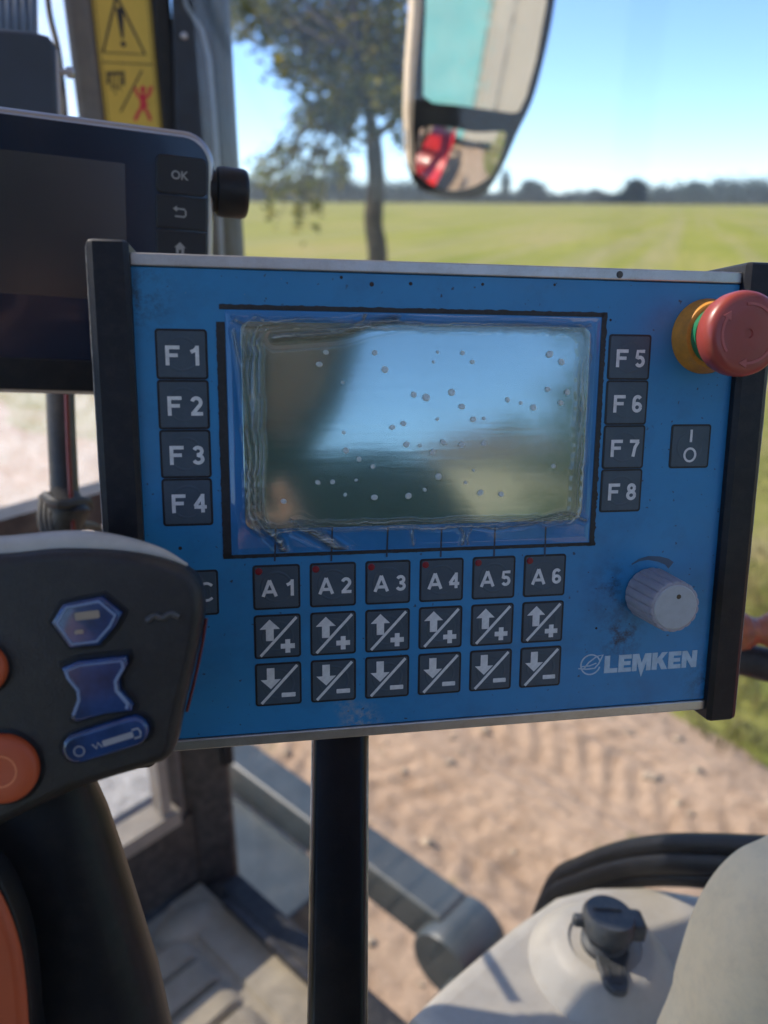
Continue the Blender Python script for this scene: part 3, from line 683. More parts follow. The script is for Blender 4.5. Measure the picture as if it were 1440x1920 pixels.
def blue_mat():
    m, t, p = nodes('blue_front_foil')
    a = tex(t, 14, 5); c = ramp(t, a.outputs[0], [(.3, (.018, .19, .42)), (.7, (.025, .225, .475))]).outputs[0]
    sm = tex(t, 38, 8, .7); sr = ramp(t, sm.outputs[0], [(.5, (0, 0, 0)), (.75, (.35, .35, .35))]).outputs[0]; c = mixc(t, sr, c, (.02, .07, .16))
    sw = tex(t, 9, 6, .7, stretch=(.6, 1.6, 1)); swr = ramp(t, sw.outputs[0], [(.5, (0, 0, 0)), (.8, (.28, .28, .28))]).outputs[0]; c = mixc(t, swr, c, (.09, .17, .29))
    s1 = tex(t, 330, 2, .5); r1 = ramp(t, s1.outputs[0], [(.69, (0, 0, 0)), (.74, (.8, .8, .8))]).outputs[0]; c = mixc(t, r1, c, (.025, .018, .015))
    s2 = tex(t, 90, 3, .5); r2 = ramp(t, s2.outputs[0], [(.73, (0, 0, 0)), (.77, (.9, .9, .9))]).outputs[0]; c = mixc(t, r2, c, (.03, .02, .014))
    s3 = tex(t, 600, 2, .5); r3 = ramp(t, s3.outputs[0], [(.76, (0, 0, 0)), (.8, (.6, .6, .6))]).outputs[0]; c = mixc(t, r3, c, (.3, .3, .3))
    # grime rubbed in round the knob, along the edges and the crusted spot by the bottom rail
    tc = N(t, 'ShaderNodeTexCoord')
    def spot(x, y, r0, r1, amt, col, nsc, c):
        vm = N(t, 'ShaderNodeVectorMath', operation='DISTANCE'); vm.inputs[1].default_value = (x, y, 0); t.links.new(tc.outputs['Object'], vm.inputs[0])
        mr = N(t, 'ShaderNodeMapRange'); mr.inputs[1].default_value = r0; mr.inputs[2].default_value = r1; mr.inputs[3].default_value = amt; mr.inputs[4].default_value = 0; t.links.new(vm.outputs['Value'], mr.inputs[0])
        nn = tex(t, nsc, 8, .75); rr2 = ramp(t, nn.outputs[0], [(.45, (0, 0, 0)), (.62, (1, 1, 1))]); mu = N(t, 'ShaderNodeMath', operation='MULTIPLY'); t.links.new(mr.outputs[0], mu.inputs[0]); t.links.new(rr2.outputs[0], mu.inputs[1])
        return mixc(t, mu.outputs[0], c, col)
    k = q(1160, 1110); c = spot(k.x, k.y, .004, .02, .75, (.02, .03, .05), 120, c)
    k = q(1165, 1190); c = spot(k.x, k.y, .004, .014, .9, (.02, .015, .02), 160, c)
    k = q(675, 1355); c = spot(k.x, k.y, .001, .012, 1., (.35, .34, .33), 260, c)
    k = q(650, 1325); c = spot(k.x, k.y, .001, .007, .8, (.3, .3, .3), 300, c)
    k = q(255, 560); c = spot(k.x, k.y, .002, .018, .8, (.02, .03, .03), 200, c)
    k = q(1330, 1280); c = spot(k.x, k.y, .002, .02, .7, (.02, .03, .03), 180, c)
    t.links.new(c, p.inputs['Base Color']); p.inputs['Roughness'].default_value = .42; p.inputs['Coat Weight'].default_value = .15; p.inputs['Coat Roughness'].default_value = .3
    bumpn(t, p, tex(t, 1500, 3).outputs[0], .15, .0002); return m
mt_blue = blue_mat()
# housing behind, aluminium rails top and bottom, face plate
b = MB(); b.box((0, 0, -.031), (HX*2, HY*2-.001, .056)); b.build('housing', mt_alu, box)
b = MB(); b.prism(rrect(-HX, -HY, HX, HY, .001), -.003, 0, .0003); face = b.build('face_plate', mt_blue, box)
for s in (1, -1):
    b = MB(); y0, y1 = (HY+.0002, HY+.0052) if s > 0 else (-HY-.0052, -HY-.0002)
    b.prism(rrect(-HX+.0005, y0, HX-.0005, y1, .0008), -.058, .0012, .0006)
    if s > 0: b.box((0, HY+.0045, -.03), (HX*2-.002, .0016, .05))
    b.build('trim_rail', mt_alu, box)
def cap(s):
    b = MB(); b.x = Matrix.Rotation(R(90), 4, 'X') @ Matrix.Identity(4)
    x0, x1 = (HX-.001, HX+.0145) if s > 0 else (-HX-.0165, -HX+.001)
    # outline in (x, z); extruded along y
    b.prism([(x0, .0035), (x0, -.060), (x1, -.060), (x1, -.001), (x1-s*0-.002*(s > 0), .0045) if s > 0 else (x1, .0035), (x1-.004, .0062) if s > 0 else (x1-.003, .006), (x0+.004, .0062) if s > 0 else (x0+.003, .006)][:7], -(HY+.0095), HY+.0095, .0025)
    return b.build('end_cap', mt_cap, box, ang=30)
def cap2(s):
    b = MB(); xi, xo = s*(HX-.0008), s*(HX+.0155); zf = .0052
    prof = [(xi, zf-.002), (xi+s*.002, zf), (xo-s*.003, zf), (xo-s*.0008, zf-.0012), (xo, zf-.004), (xo, -.060), (xi, -.060)]
    b.x = Matrix(((1, 0, 0, 0), (0, 0, 1, 0), (0, 1, 0, 0), (0, 0, 0, 1)))     # (x, z) outline extruded along y
    b.prism(prof, -(HY+.0105), HY+.0095, .0022, bb=.0022); return b.build('end_cap', mt_cap, box, ang=25)
for s_, o_ in ((1, cap2(1)), (-1, cap2(-1))):
    b = MB(); P = [(s_*(HX+.0151), y, .0034+.0002*noise.noise(Vector((y*300, 0, s_)))) for y in np.linspace(-HY-.0075, HY+.0065, 60)]
    b.tube(P, [.00042*(.5+.9*abs(noise.noise(Vector((p[1]*140, 5, s_))))) for p in P], 6); b.build('pale_edge', M('cap_pale_edge', (.3, .29, .27), .4, var=.5, scale=200), o_)  # pale broken line along the outer front edge of each cap
# tiny screws and chips on the face
b = MB(); 
for x, y, rr_ in ((697, 533, .0010), (770, 532, .0008), (640, 520, .0007), (905, 533, .0007), (1040, 534, .0006), (248, 632, .0010), (338, 1028, .0008), (1145, 600, .0006), (1118, 1178, .0006)):
    b.x = Matrix.Translation(q(x, y)); b.lathe([(rr_, 0), (rr_*.9, .00012)], 9)
fuse(face, b.build('specks', M('speck_dark', (.03, .02, .018), .8), box))
b = MB(); k = q(1159, 527, 0); b.x = Matrix.Translation((k.x, HY+.0025, .0012)); b.lathe([(.0016, 0), (.0014, .0004), (.0005, .0005)], 16); b.build('screw', mt_darksteel, box)

# ---- keys
def arc(cx, cy, rx, ry, a0, a1, n=10): return [(cx+rx*math.cos(R(a)), cy+ry*math.sin(R(a))) for a in np.linspace(a0, a1, n)]
CH = {   # strokes in a box 1 high, half a stroke inside the edges
 'F': (.72, [[(.1, 0), (.1, 1)], [(.1, .905), (.72, .905)], [(.1, .51), (.62, .51)]]),
 'A': (.98, [[(.10, 0), (.49, 1.0)], [(.88, 0), (.49, 1.0)], [(.22, .29), (.76, .29)]]),
 '1': (.46, [[(.36, 0), (.36, 1)], [(.36, .90), (.22, .76), (.04, .68)]]),
 '2': (.64, [arc(.32, .68, .22, .225, 165, -35, 12)+[(.12, .10)], [(.04, .095), (.64, .095)]]),
 '3': (.64, [arc(.31, .715, .20, .19, 160, -90, 12), arc(.31, .29, .23, .20, 90, -160, 12), [(.24, .515), (.34, .515)]]),
 '4': (.68, [[(.48, 0), (.48, 1)], [(.48, .92), (.08, .34)], [(.04, .30), (.68, .30)]]),
 '5': (.64, [[(.60, .905), (.16, .905), (.13, .52)]+arc(.31, .33, .22, .24, 125, -150, 12)]),
 '6': (.64, [arc(.33, .30, .215, .21, 0, 360, 18), [(.115, .30), (.12, .55)]+arc(.335, .66, .215, .25, 165, 35, 8)]),
 '7': (.62, [[(.02, .905), (.60, .905)], [(.55, .88), (.36, .55), (.26, 0)]]),
 '8': (.64, [arc(.32, .715, .185, .19, 0, 360, 16), arc(.32, .285, .22, .205, 0, 360, 18)]),
}
def heavy(b, ch, cx, cy, hgt, z, sw=.19):
    wd, st = CH[ch]
    for i, P in enumerate(st): b.strip([(cx+(x-wd/2)*hgt, cy+(y-.5)*hgt) for x, y in P], sw*hgt, z-.00006+.00001*i, .00012)
mt_keyb = M('key_border', (.010, .011, .015), .45)
def keymat():
    m, t, p = nodes('key_membrane')
    a = tex(t, 60, 6, .7); c = ramp(t, a.outputs[0], [(.3, (.042, .066, .092)), (.72, (.062, .09, .12))]).outputs[0]
    sm = tex(t, 500, 6, .7); sr = ramp(t, sm.outputs[0], [(.6, (0, 0, 0)), (.8, (.4, .4, .4))]).outputs[0]; c = mixc(t, sr, c, (.1, .1, .1))
    t.links.new(c, p.inputs['Base Color']); p.inputs['Roughness'].default_value = .4
    bumpn(t, p, tex(t, 1700, 3).outputs[0], .15, .0002); return m
mt_key = keymat()
KW, KH = .0206, .0202
def key(cx, cy, wd=KW, ht=KH, ring=True):
    e = empty('key', Matrix.Identity(4)); e.parent = box; e.location = (cx, cy, 0)
    b = MB(); b.prism(rrect(-wd/2, -ht/2, wd/2, ht/2, .0014, 4), -.0005, .00025, .0001, 0, seg=2)
    b.prism(rrect(-wd/2+.0009, -ht/2+.0009, wd/2-.0009, ht/2-.0009, .0007, 4), .0002, .00045, .00015, 1, seg=2)
    if ring:
        pr = []; 
        for k in range(9): a = math.pi*k/8; pr.append((.0066+.0006*math.cos(a)*-1, .00043+.00010*math.sin(a)))
        n = 40; vs = [(r*math.cos(2*math.pi*i/n), r*math.sin(2*math.pi*i/n), z) for r, z in pr for i in range(n)]
        b.add(vs, [(k*n+i, k*n+(i+1) % n, (k+1)*n+(i+1) % n, (k+1)*n+i) for k in range(8) for i in range(n)], 1)
    bpy.data.objects.remove(e)
    o = b.build('key', [mt_keyb, mt_key], box, ang=40); o.location = (cx, cy, 0); return o
ZL = .00056
def legend(k, *gl, strokes=()):
    b = MB()
    for txt, hg_, x, y in gl: heavy(b, txt, x, y, hg_, ZL)
    for s in strokes: s(b)
    return b.build('legend', mt_white, k, recalc=False)
LT = .0102
for i in range(4):
    k = key(-.1254+KW/2, .0769-KH*.5-i*.0203); tag(k, 'F %d key' % (i+1)); legend(k, ('F', .0079, -.0036, -.0005), (str(i+1), .0079, .0051, -.0005))
for i in range(4):
    k = key(.0707+KW/2, .0776-KH*.5-i*.0203); tag(k, 'F %d key' % (i+5)); legend(k, ('F', .0079, -.0036, -.0005), (str(i+5), .0079, .0051, -.0005))
def arrow(up):
    def f(b):
        s = 1 if up else -1; cx, cy = (-.0034, .0030) if up else (-.0034, .0030)
        P = [(-.0017, -.0048), (.0017, -.0048), (.0017, .0006), (.0044, .0006), (0, .0050), (-.0044, .0006), (-.0017, .0006)]
        b.prism([(cx+x, cy+s*y) for x, y in P], ZL-.0002, ZL+.0001)
        b.strip([(-.0076, -.0088), (.0084, .0086)], .0012, ZL-.0001, .0002)
        cx, cy = .0044, -.0046
        if up: b.prism([(cx+x, cy+y) for x, y in ((-.0011, -.0031), (.0011, -.0031), (.0011, -.0011), (.0031, -.0011), (.0031, .0011), (.0011, .0011), (.0011, .0031), (-.0011, .0031), (-.0011, .0011), (-.0031, .0011), (-.0031, -.0011), (-.0011, -.0011))], ZL-.0002, ZL+.0001)
        else: b.prism(rrect(cx-.0031, cy-.0016, cx+.0031, cy+.0004, .0002, 1), ZL-.0002, ZL+.0001)
    return f
mt_led = M('led_red_off', (.2, .012, .02), .35, var=.1)
for c in range(6):
    cx = -.0890+.0248*c+KW*.5
    k = key(cx, -.0226-KH*.5); tag(k, 'A %d key with a small red indicator' % (c+1)); legend(k, ('A', .0073, -.0031, -.0004), (str(c+1), .0073, .0058, -.0004))
    b = MB(); b.x = Matrix.Translation((-.0076, .0074, .0004)); b.lathe([(.0016, 0), (.0015, .0003), (.0008, .0004)], 18); b.build('indicator', mt_led, k)
    k = key(cx, -.0448-KH*.5-.0004); tag(k, 'key with up arrow and plus sign under A %d' % (c+1)); legend(k, strokes=(arrow(True),))
    k = key(cx, -.0670-KH*.5-.0006); tag(k, 'key with down arrow and minus sign under A %d' % (c+1)); legend(k, strokes=(arrow(False),))
    a0 = q(505+104*c, 1000); 
k = key(.1044+.0204/2, .0372-.0206/2, .0204, .0206); tag(k, 'I O power key')
def io(b):
    b.strip([(0, .0020), (0, .0078)], .0011, ZL-.0001, .0002)
    b.strip([(.0028*math.cos(2*math.pi*i/28), -.0040+.0030*math.sin(2*math.pi*i/28)) for i in range(29)], .0010, ZL-.0001, .0002)
legend(k, strokes=(io,))
pc = q(410, 1110); k = key(pc.x-KW/2, pc.y); tag(k, 'C key half hidden by the joystick')
def cc_(b): b.strip([(.0052+.0034*math.cos(R(a)), .0004+.0038*math.sin(R(a))) for a in range(45, 316, 15)], .0011, ZL-.0001, .0002)
legend(k, strokes=(cc_,))

# ---- display window
bx0, bx1, by1, by0 = -.1012, .0689, .0869, -.0192
mt_bord = M('worn_black_line', (.012, .012, .014), .55, dust=.3, dustc=(.08, .08, .09), dscale=400)
b = MB(); rr = random.Random(12)
def ragged(pts, w0, w1, amp):
    """a worn printed line: width wanders"""
    L = []; Q = []; out_ = []
    n = 110; P0, P1 = Vector(pts[0]), Vector(pts[1]); d = (P1-P0).normalized(); nn = Vector((-d.y, d.x))
    for i in range(n+1):
        f = i/n; p = P0.lerp(P1, f); e = amp*(noise.noise(Vector((p.x*900, p.y*900, 1)))+.6*noise.noise(Vector((p.x*2600, p.y*2600, 2))))
        L.append(p+nn*(w0+abs(e))); Q.append(p-nn*w1)
    vs = [(a.x, a.y, .0003) for a in L]+[(a.x, a.y, .0003) for a in Q]
    b.add(vs, [(i, i+1, n+2+i, n+1+i) for i in range(n)])
ragged([(bx0+.0015, by1-.001), (bx1-.001, by1-.001)], .0008, .0010, .0007)
ragged([(bx1-.0012, by0), (bx1-.0012, by1)][::-1], .0012, .0010, .0014)
ragged([(bx1-.001, by0+.0008), (bx0+.001, by0+.0008)], .0007, .0008, .0003)
ragged([(bx0+.0019, by0), (bx0+.0019, by1-.007)], .0017, .0017, .0005)
b.build('display_border', mt_bord, box, recalc=False)
# lines printed under the window
b = MB()
for px_ in (517, 623, 727, 828, 928, 1023):
    k0, k1 = q(px_, 988), q(px_-2, 1052 if px_ < 700 else 1044); b.strip([k0, k1], .0008, .0001)
fuse(face, b.build('printed_ticks', M('tick_dark', (.03, .05, .09), .5), box))
# inner brighter blue margin foil
mt_blue2 = M('blue_margin_foil', (.022, .2, .5), .4, var=.12, scale=50, coat=0, dust=.12, dustc=(.2, .16, .4), dscale=25)
b = MB(); b.prism([(bx0+.0038, by0+.0018), (bx1-.0026, by0+.0018), (bx1-.0024, by1-.0022), (bx0+.0038, by1-.0022)], -.0005, .0002, 0)
b.build('margin_foil', mt_blue2, box)
lo = [q(x, y) for x, y in ((470, 606), (1092, 622), (1072, 968), (496, 990))]
lx0 = (lo[0].x+lo[3].x)/2; lx1 = (lo[1].x+lo[2].x)/2; ly1 = (lo[0].y+lo[1].y)/2; ly0 = (lo[2].y+lo[3].y)/2
def lcdmat():
    m, t, p = nodes('lcd_glass'); t.nodes.remove(p); out_ = t.nodes['Material Output']
    d = N(t, 'ShaderNodeBsdfDiffuse'); c = ramp(t, tex(t, 30, 4).outputs[0], [(.3, (.13, .21, .18)), (.7, (.165, .25, .215))]); t.links.new(c.outputs[0], d.inputs[0])
    g = N(t, 'ShaderNodeBsdfGlossy'); g.inputs[0].default_value = (.8, .95, .92, 1); g.inputs['Roughness'].default_value = .11
    # fine scratches
    s = tex(t, 160, 3, .5, stretch=(.15, 2.2, 1)); b3 = N(t, 'ShaderNodeBump'); b3.inputs['Strength'].default_value = .06; b3.inputs['Distance'].default_value = .0003
    t.links.new(s.outputs[0], b3.inputs['Height']); t.links.new(b3.outputs[0], g.inputs['Normal'])
    mx = N(t, 'ShaderNodeMixShader'); mx.inputs[0].default_value = .44; t.links.new(d.outputs[0], mx.inputs[1]); t.links.new(g.outputs[0], mx.inputs[2]); t.links.new(mx.outputs[0], out_.inputs[0]); return m
b = MB(); b.prism(rrect(lx0-.0062, ly0-.0012, lx1+.0042, ly1+.0014, .004, 6), -.0003, .0005, .0003, seg=2); b.build('lcd_screen', lcdmat(), box)
# clear cover foil: loose, rippled along the rim, with trapped bubbles
def film_mat():
    m, t, p = nodes('clear_cover_foil'); t.nodes.remove(p); out_ = t.nodes['Material Output']
    tr = N(t, 'ShaderNodeBsdfTransparent'); tr.inputs[0].default_value = (.93, .95, .93, 1)
    g = N(t, 'ShaderNodeBsdfGlossy'); g.inputs['Roughness'].default_value = .06
    mx = N(t, 'ShaderNodeMixShader'); t.links.new(schlick(t, .07, 1.0), mx.inputs[0]); t.links.new(tr.outputs[0], mx.inputs[1]); t.links.new(g.outputs[0], mx.inputs[2])
    # the bead itself is milky, read from the ridge height stored on the mesh
    at_ = N(t, 'ShaderNodeAttribute'); at_.attribute_name = 'bead'
    d = N(t, 'ShaderNodeBsdfPrincipled'); d.inputs['Roughness'].default_value = .12; d.inputs['Coat Weight'].default_value = 1
    a2 = N(t, 'ShaderNodeAttribute'); a2.attribute_name = 'streak'
    cr = ramp(t, a2.outputs['Fac'], [(.15, (.08, .08, .065)), (.45, (.17, .19, .17)), (.65, (.24, .27, .25)), (.9, (.6, .64, .6))]); t.links.new(cr.outputs[0], d.inputs['Base Color'])
    m2 = N(t, 'ShaderNodeMixShader'); t.links.new(at_.outputs['Fac'], m2.inputs[0]); t.links.new(mx.outputs[0], m2.inputs[1]); t.links.new(d.outputs[0], m2.inputs[2])
    t.links.new(m2.outputs[0], out_.inputs[0]); return m
fx0, fx1, fy0, fy1 = bx0+.0040, bx1-.0030, by0+.0022, by1-.0026
nx, ny = 420, 270
X, Y = np.meshgrid(np.linspace(fx0, fx1, nx), np.linspace(fy0, fy1, ny))
def wav(a, s, sd):
    return np.array([noise.noise(Vector((float(v)*s, sd, 0))) for v in a.ravel()]).reshape(a.shape)
wx = .0016*wav(Y[:, :1], 60, 3)+.0006*wav(Y[:, :1], 260, 5); wy = .0013*wav(X[:1], 55, 8)+.0009*wav(X[:1], 240, 9)
cx_, cy_ = (lx0+lx1)/2, (ly0+ly1)/2; hx, hy = (lx1-lx0)/2, (ly1-ly0)/2; rc = .007
dx = np.abs(X+wx-cx_)-(hx-rc); dy = np.abs(Y+wy-cy_)-(hy-rc)
sd_ = np.hypot(np.maximum(dx, 0), np.maximum(dy, 0))+np.minimum(np.maximum(dx, dy), 0)-rc     # signed distance to screen rim
g_ = lambda d, c, w_: np.exp(-((d-c)/w_)**2)
def sstep(a, c, v): t = np.clip((v-a)/(c-a), 0, 1); return t*t*(3-2*t)
lf = sstep(-hx*.90, -hx*1.02, X-cx_); rt = sstep(hx*.90, hx*1.0, X-cx_); bt = sstep(-hy*.9, -hy, Y-cy_)
side = .85+1.15*lf+.55*rt+.1*bt
U = sd_/(.0011*side); along = (X*1.0*(1-lf)*(1-rt)+Y*(lf+rt))
n1 = np.array([noise.noise(Vector((float(u)*.75, float(a)*24, 4))) for u, a in zip(U.ravel(), along.ravel())]).reshape(U.shape)
n2 = np.array([noise.noise(Vector((float(u)*1.9, float(a)*45, 9))) for u, a in zip(U.ravel(), along.ravel())]).reshape(U.shape)
band = sstep(-2.2, -.9, U)*(1-sstep(2.4, 3.1, U))
Z = .0010+band*(.0009+.0006*n1+.00035*n2)*(.8+.4*side)+.0005*np.exp(-((U+1.3)/.5)**2)+.0006*np.exp(-((U-2.3)/.45)**2)
bead = band*np.clip(.30+.38*n1+.25*n2, .04, .62); streak = np.clip(.5+.55*n2+.35*n1, 0, 1)
Z += .00010*wav(X*1.0+Y*.7, 30, 1)
folds = [([(492, 985), (520, 1010), (534, 1040)], .0028, .85), ([(470, 968), (500, 990), (528, 1016)], .0022, .8), ([(560, 985), (600, 1005), (646, 1036)], .0034, .85), ([(545, 975), (600, 995)], .0012, .7), ([(612, 1000), (650, 1032)], .0012, .5),
         ([(775, 985), (772, 1000), (774, 1022)], .0007, .6), ([(858, 985), (868, 1000), (866, 1020)], .0012, .6), ([(885, 985), (875, 1005), (876, 1020)], .0008, .5),
         ([(686, 584), (678, 602), (660, 610)], .0014, .8), ([(516, 634), (580, 630), (640, 624), (690, 610), (740, 600)], .0034, .75), ([(740, 606), (860, 612), (960, 610), (1060, 616)], .0022, .5), ([(1096, 975), (1060, 962), (1010, 975), (960, 985)], .0014, .7), ([(960, 985), (930, 990), (880, 985), (820, 990)], .0009, .7),
         ([(1104, 610), (1070, 620), (1040, 618)], .001, .4), ([(440, 600), (470, 612), (520, 606)], .0012, .5), ([(438, 620), (452, 700), (462, 800), (476, 940)], .0012, .55), ([(462, 622), (456, 700), (470, 850), (486, 960)], .0008, .5)]
for pts, wd, am in folds:
    P = [q(x, y) for x, y in pts]; P = smooth_open(P, 5); dist = np.full(X.shape, 9.)
    for a, c in zip(P[:-1], P[1:]):
        vx, vy = c.x-a.x, c.y-a.y; tt = np.clip(((X-a.x)*vx+(Y-a.y)*vy)/(vx*vx+vy*vy+1e-12), 0, 1)
        dist = np.minimum(dist, np.hypot(X-a.x-tt*vx, Y-a.y-tt*vy))
    Z += .9*wd*np.exp(-(dist/(wd*.55))**2)-.3*wd*np.exp(-((dist-wd*1.1)/(wd*.35))**2); bead = np.maximum(bead, am*np.exp(-(dist/(wd*.6))**2))
bead = np.clip(bead, 0, .85)
edge = np.minimum(np.minimum(X-fx0, fx1-X), np.minimum(Y-fy0, fy1-Y)); Z = np.where(edge < .002, .0005+(Z-.0005)*np.clip(edge/.002, 0, 1), Z)
b = MB(); b.v = [(float(x), float(y), float(z)) for x, y, z in zip(X.ravel(), Y.ravel(), Z.ravel())]
b.f = [(j*nx+i, j*nx+i+1, (j+1)*nx+i+1, (j+1)*nx+i) for j in range(ny-1) for i in range(nx-1)]; b.m = [0]*len(b.f)
film = b.build('cover_foil', film_mat(), box, ang=180, recalc=False)
for nm, ar in (('bead', bead), ('streak', streak)):
    att = film.data.attributes.new(nm, 'FLOAT', 'POINT'); att.data.foreach_set('value', ar.ravel().astype(np.float32))
def bubmat():
    m, t, p = nodes('bubble_clear'); p.inputs['Base Color'].default_value = (.8, .86, .86, 1); p.inputs['Roughness'].default_value = .1; p.inputs['Coat Weight'].default_value = 1
    tr = N(t, 'ShaderNodeBsdfTransparent'); lw = N(t, 'ShaderNodeLayerWeight'); lw.inputs[0].default_value = .6
    mr = N(t, 'ShaderNodeMapRange'); mr.inputs[3].default_value = .4; mr.inputs[4].default_value = .7; t.links.new(lw.outputs['Facing'], mr.inputs[0])
    mx = N(t, 'ShaderNodeMixShader'); t.links.new(mr.outputs[0], mx.inputs[0]); t.links.new(tr.outputs[0], mx.inputs[1]); t.links.new(p.outputs[0], mx.inputs[2])
    t.links.new(mx.outputs[0], t.nodes['Material Output'].inputs[0]); return m
b = MB(); rr = random.Random(21)
bub = [(612, 660), (597, 682), (704, 662), (643, 718), (818, 660), (868, 660), (886, 677), (812, 680), (720, 694), (1028, 664), (1050, 680), (1026, 730), (1052, 757), (1062, 735), (975, 755), (949, 750), (800, 744), (845, 734), (863, 762), (907, 783), (885, 786), (820, 786), (754, 792), (733, 801), (760, 832), (786, 834), (829, 831), (864, 833), (810, 846), (700, 876), (672, 862), (645, 812), (648, 846), (622, 905), (648, 926), (797, 918), (765, 929), (821, 892), (872, 904), (900, 924), (940, 925), (1038, 873), (887, 883), (531, 938), (596, 904), (775, 740), (905, 830), (998, 765), (700, 930), (668, 900)]
for x, y in bub:
    k = q(x+rr.uniform(-2, 2), y+rr.uniform(-2, 2)); r_ = rr.uniform(.0007, .0016)*(1.25 if (x, y) in ((1028, 664), (800, 744), (1026, 730), (829, 831), (597, 682)) else 1)
    b.x = Matrix.Translation((k.x, k.y, .0011)) @ Matrix.Rotation(rr.random()*6, 4, 'Z') @ Matrix.Diagonal((1, rr.uniform(.75, 1), 1, 1))
    b.lathe([(r_, 0), (r_*.93, r_*.22), (r_*.75, r_*.42), (r_*.45, r_*.5), (r_*.2, r_*.42), (r_*.02, r_*.40)], 14)
fuse(film, b.build('bubbles', bubmat(), box, ang=180))

# ---- emergency stop
ep = q(1322, 631); es = empty('emergency_stop', Matrix.Identity(4)); es.parent = box; es.location = (ep.x, ep.y, 0)
mt_collar = M('yellow_collar', (.55, .24, .03), .5, var=.25, scale=60, dust=.5, dustc=(.12, .08, .05), dscale=200)
b = MB(); b.lathe([(.0168, 0), (.0168, .0014), (.0160, .0030), (.0146, .0085), (.0135, .0090), (.010, .0090)], 56); es_c = b.build('collar', mt_collar, es)
b = MB(); b.lathe([(.0128, .0085), (.0128, .0125), (.0098, .0128)], 48); b.build('green_ring', M('green_ring', (.01, .17, .08), .4), es)
mt_mush = M('faded_red_plastic', (.30, .05, .038), .38, var=.08, scale=40, dust=.15, dustc=(.3, .12, .1), dscale=90, coat=.15, sss=.1)
b = MB(); b.lathe([(.0108, .0120), (.0122, .0145), (.0142, .0175), (.0170, .0200), (.0177, .0225), (.0180, .0265), (.0175, .0292), (.0162, .0306), (.0136, .0312), (.006, .0314), (.002, .0314), (.0018, .0309), (.0004, .0309)], 72); mu_ = b.build('mushroom_head', mt_mush, es)
b = MB(); zz = .0313
for a0 in (150, 270, 30):
    P = [(.0122*math.cos(R(a)), .0122*math.sin(R(a))) for a in np.linspace(a0, a0+68, 12)]; b.strip(P, .0011, zz-.0001, .0004)
    e = Vector(P[0]); tn = Vector((math.sin(R(a0)), -math.cos(R(a0)))); nn = Vector((math.cos(R(a0)), math.sin(R(a0))))
    b.prism([e+nn*.0021, e-nn*.0021, e+tn*.0034][::1], zz-.0001, zz+.0003)
b.build('turn_arrows', M('faded_red_relief', (.42, .1, .09), .35), mu_)

# ---- rotary knob
kp = q(1216, 1111); kb = empty('rotary_knob', Matrix.Identity(4)); kb.parent = box; kb.location = (kp.x, kp.y, 0)
mt_kn = M('grey_knob_plastic', (.33, .33, .38), .45, var=.1, scale=80, dust=.45, dustc=(.16, .14, .13), dscale=160)
wob = lambda a, k: 1+.07*(abs(math.sin(a*9))**.45-.6)*(1 if k > 0 else .4)
b = MB(); b.lathe([(.0124, .0008), (.0125, .0016), (.0119, .0218), (.0119, .0222), (.0115, .0234), (.0109, .0236)], 216, wob=wob); b.build('skirt', mt_kn, kb, ang=50)
b = MB(); b.lathe([(.0104, .0230), (.0104, .0238), (.0100, .0241), (.002, .0242), (.0001, .0242)], 48); kc = b.build('knob_cap', M('knob_cap_grey', (.4, .43, .46), .4, var=.06, dust=.3, dustc=(.2, .18, .16), dscale=120), kb)
b = MB(); b.x = Matrix.Translation((.0010, .0050, .0241)); b.lathe([(.0012, 0), (.0010, .0003)], 10); b.build('dirt_spot', M('speck_brown', (.09, .07, .04), .8), kc)
b = MB(); kk = [q(x, y) for x, y in ((1184, 1058), (1198, 1050), (1215, 1046), (1235, 1048), (1250, 1053), (1258, 1060))]
n = len(kk); L = []
for i, p in enumerate(kk):
    d = (kk[min(i+1, n-1)]-kk[max(i-1, 0)]).normalized(); L.append((p, Vector((-d.y, d.x, 0)), .0003+.0017*i/(n-1)))
vs = [p+nn*wd for p, nn, wd in L]+[p-nn*wd for p, nn, wd in L]; vs = [(v.x, v.y, .0002) for v in vs]
b.add(vs, [(i, i+1, n+i+1, n+i) for i in range(n-1)]); b.build('volume_wedge', M('wedge_grey', (.05, .09, .15), .5), box)

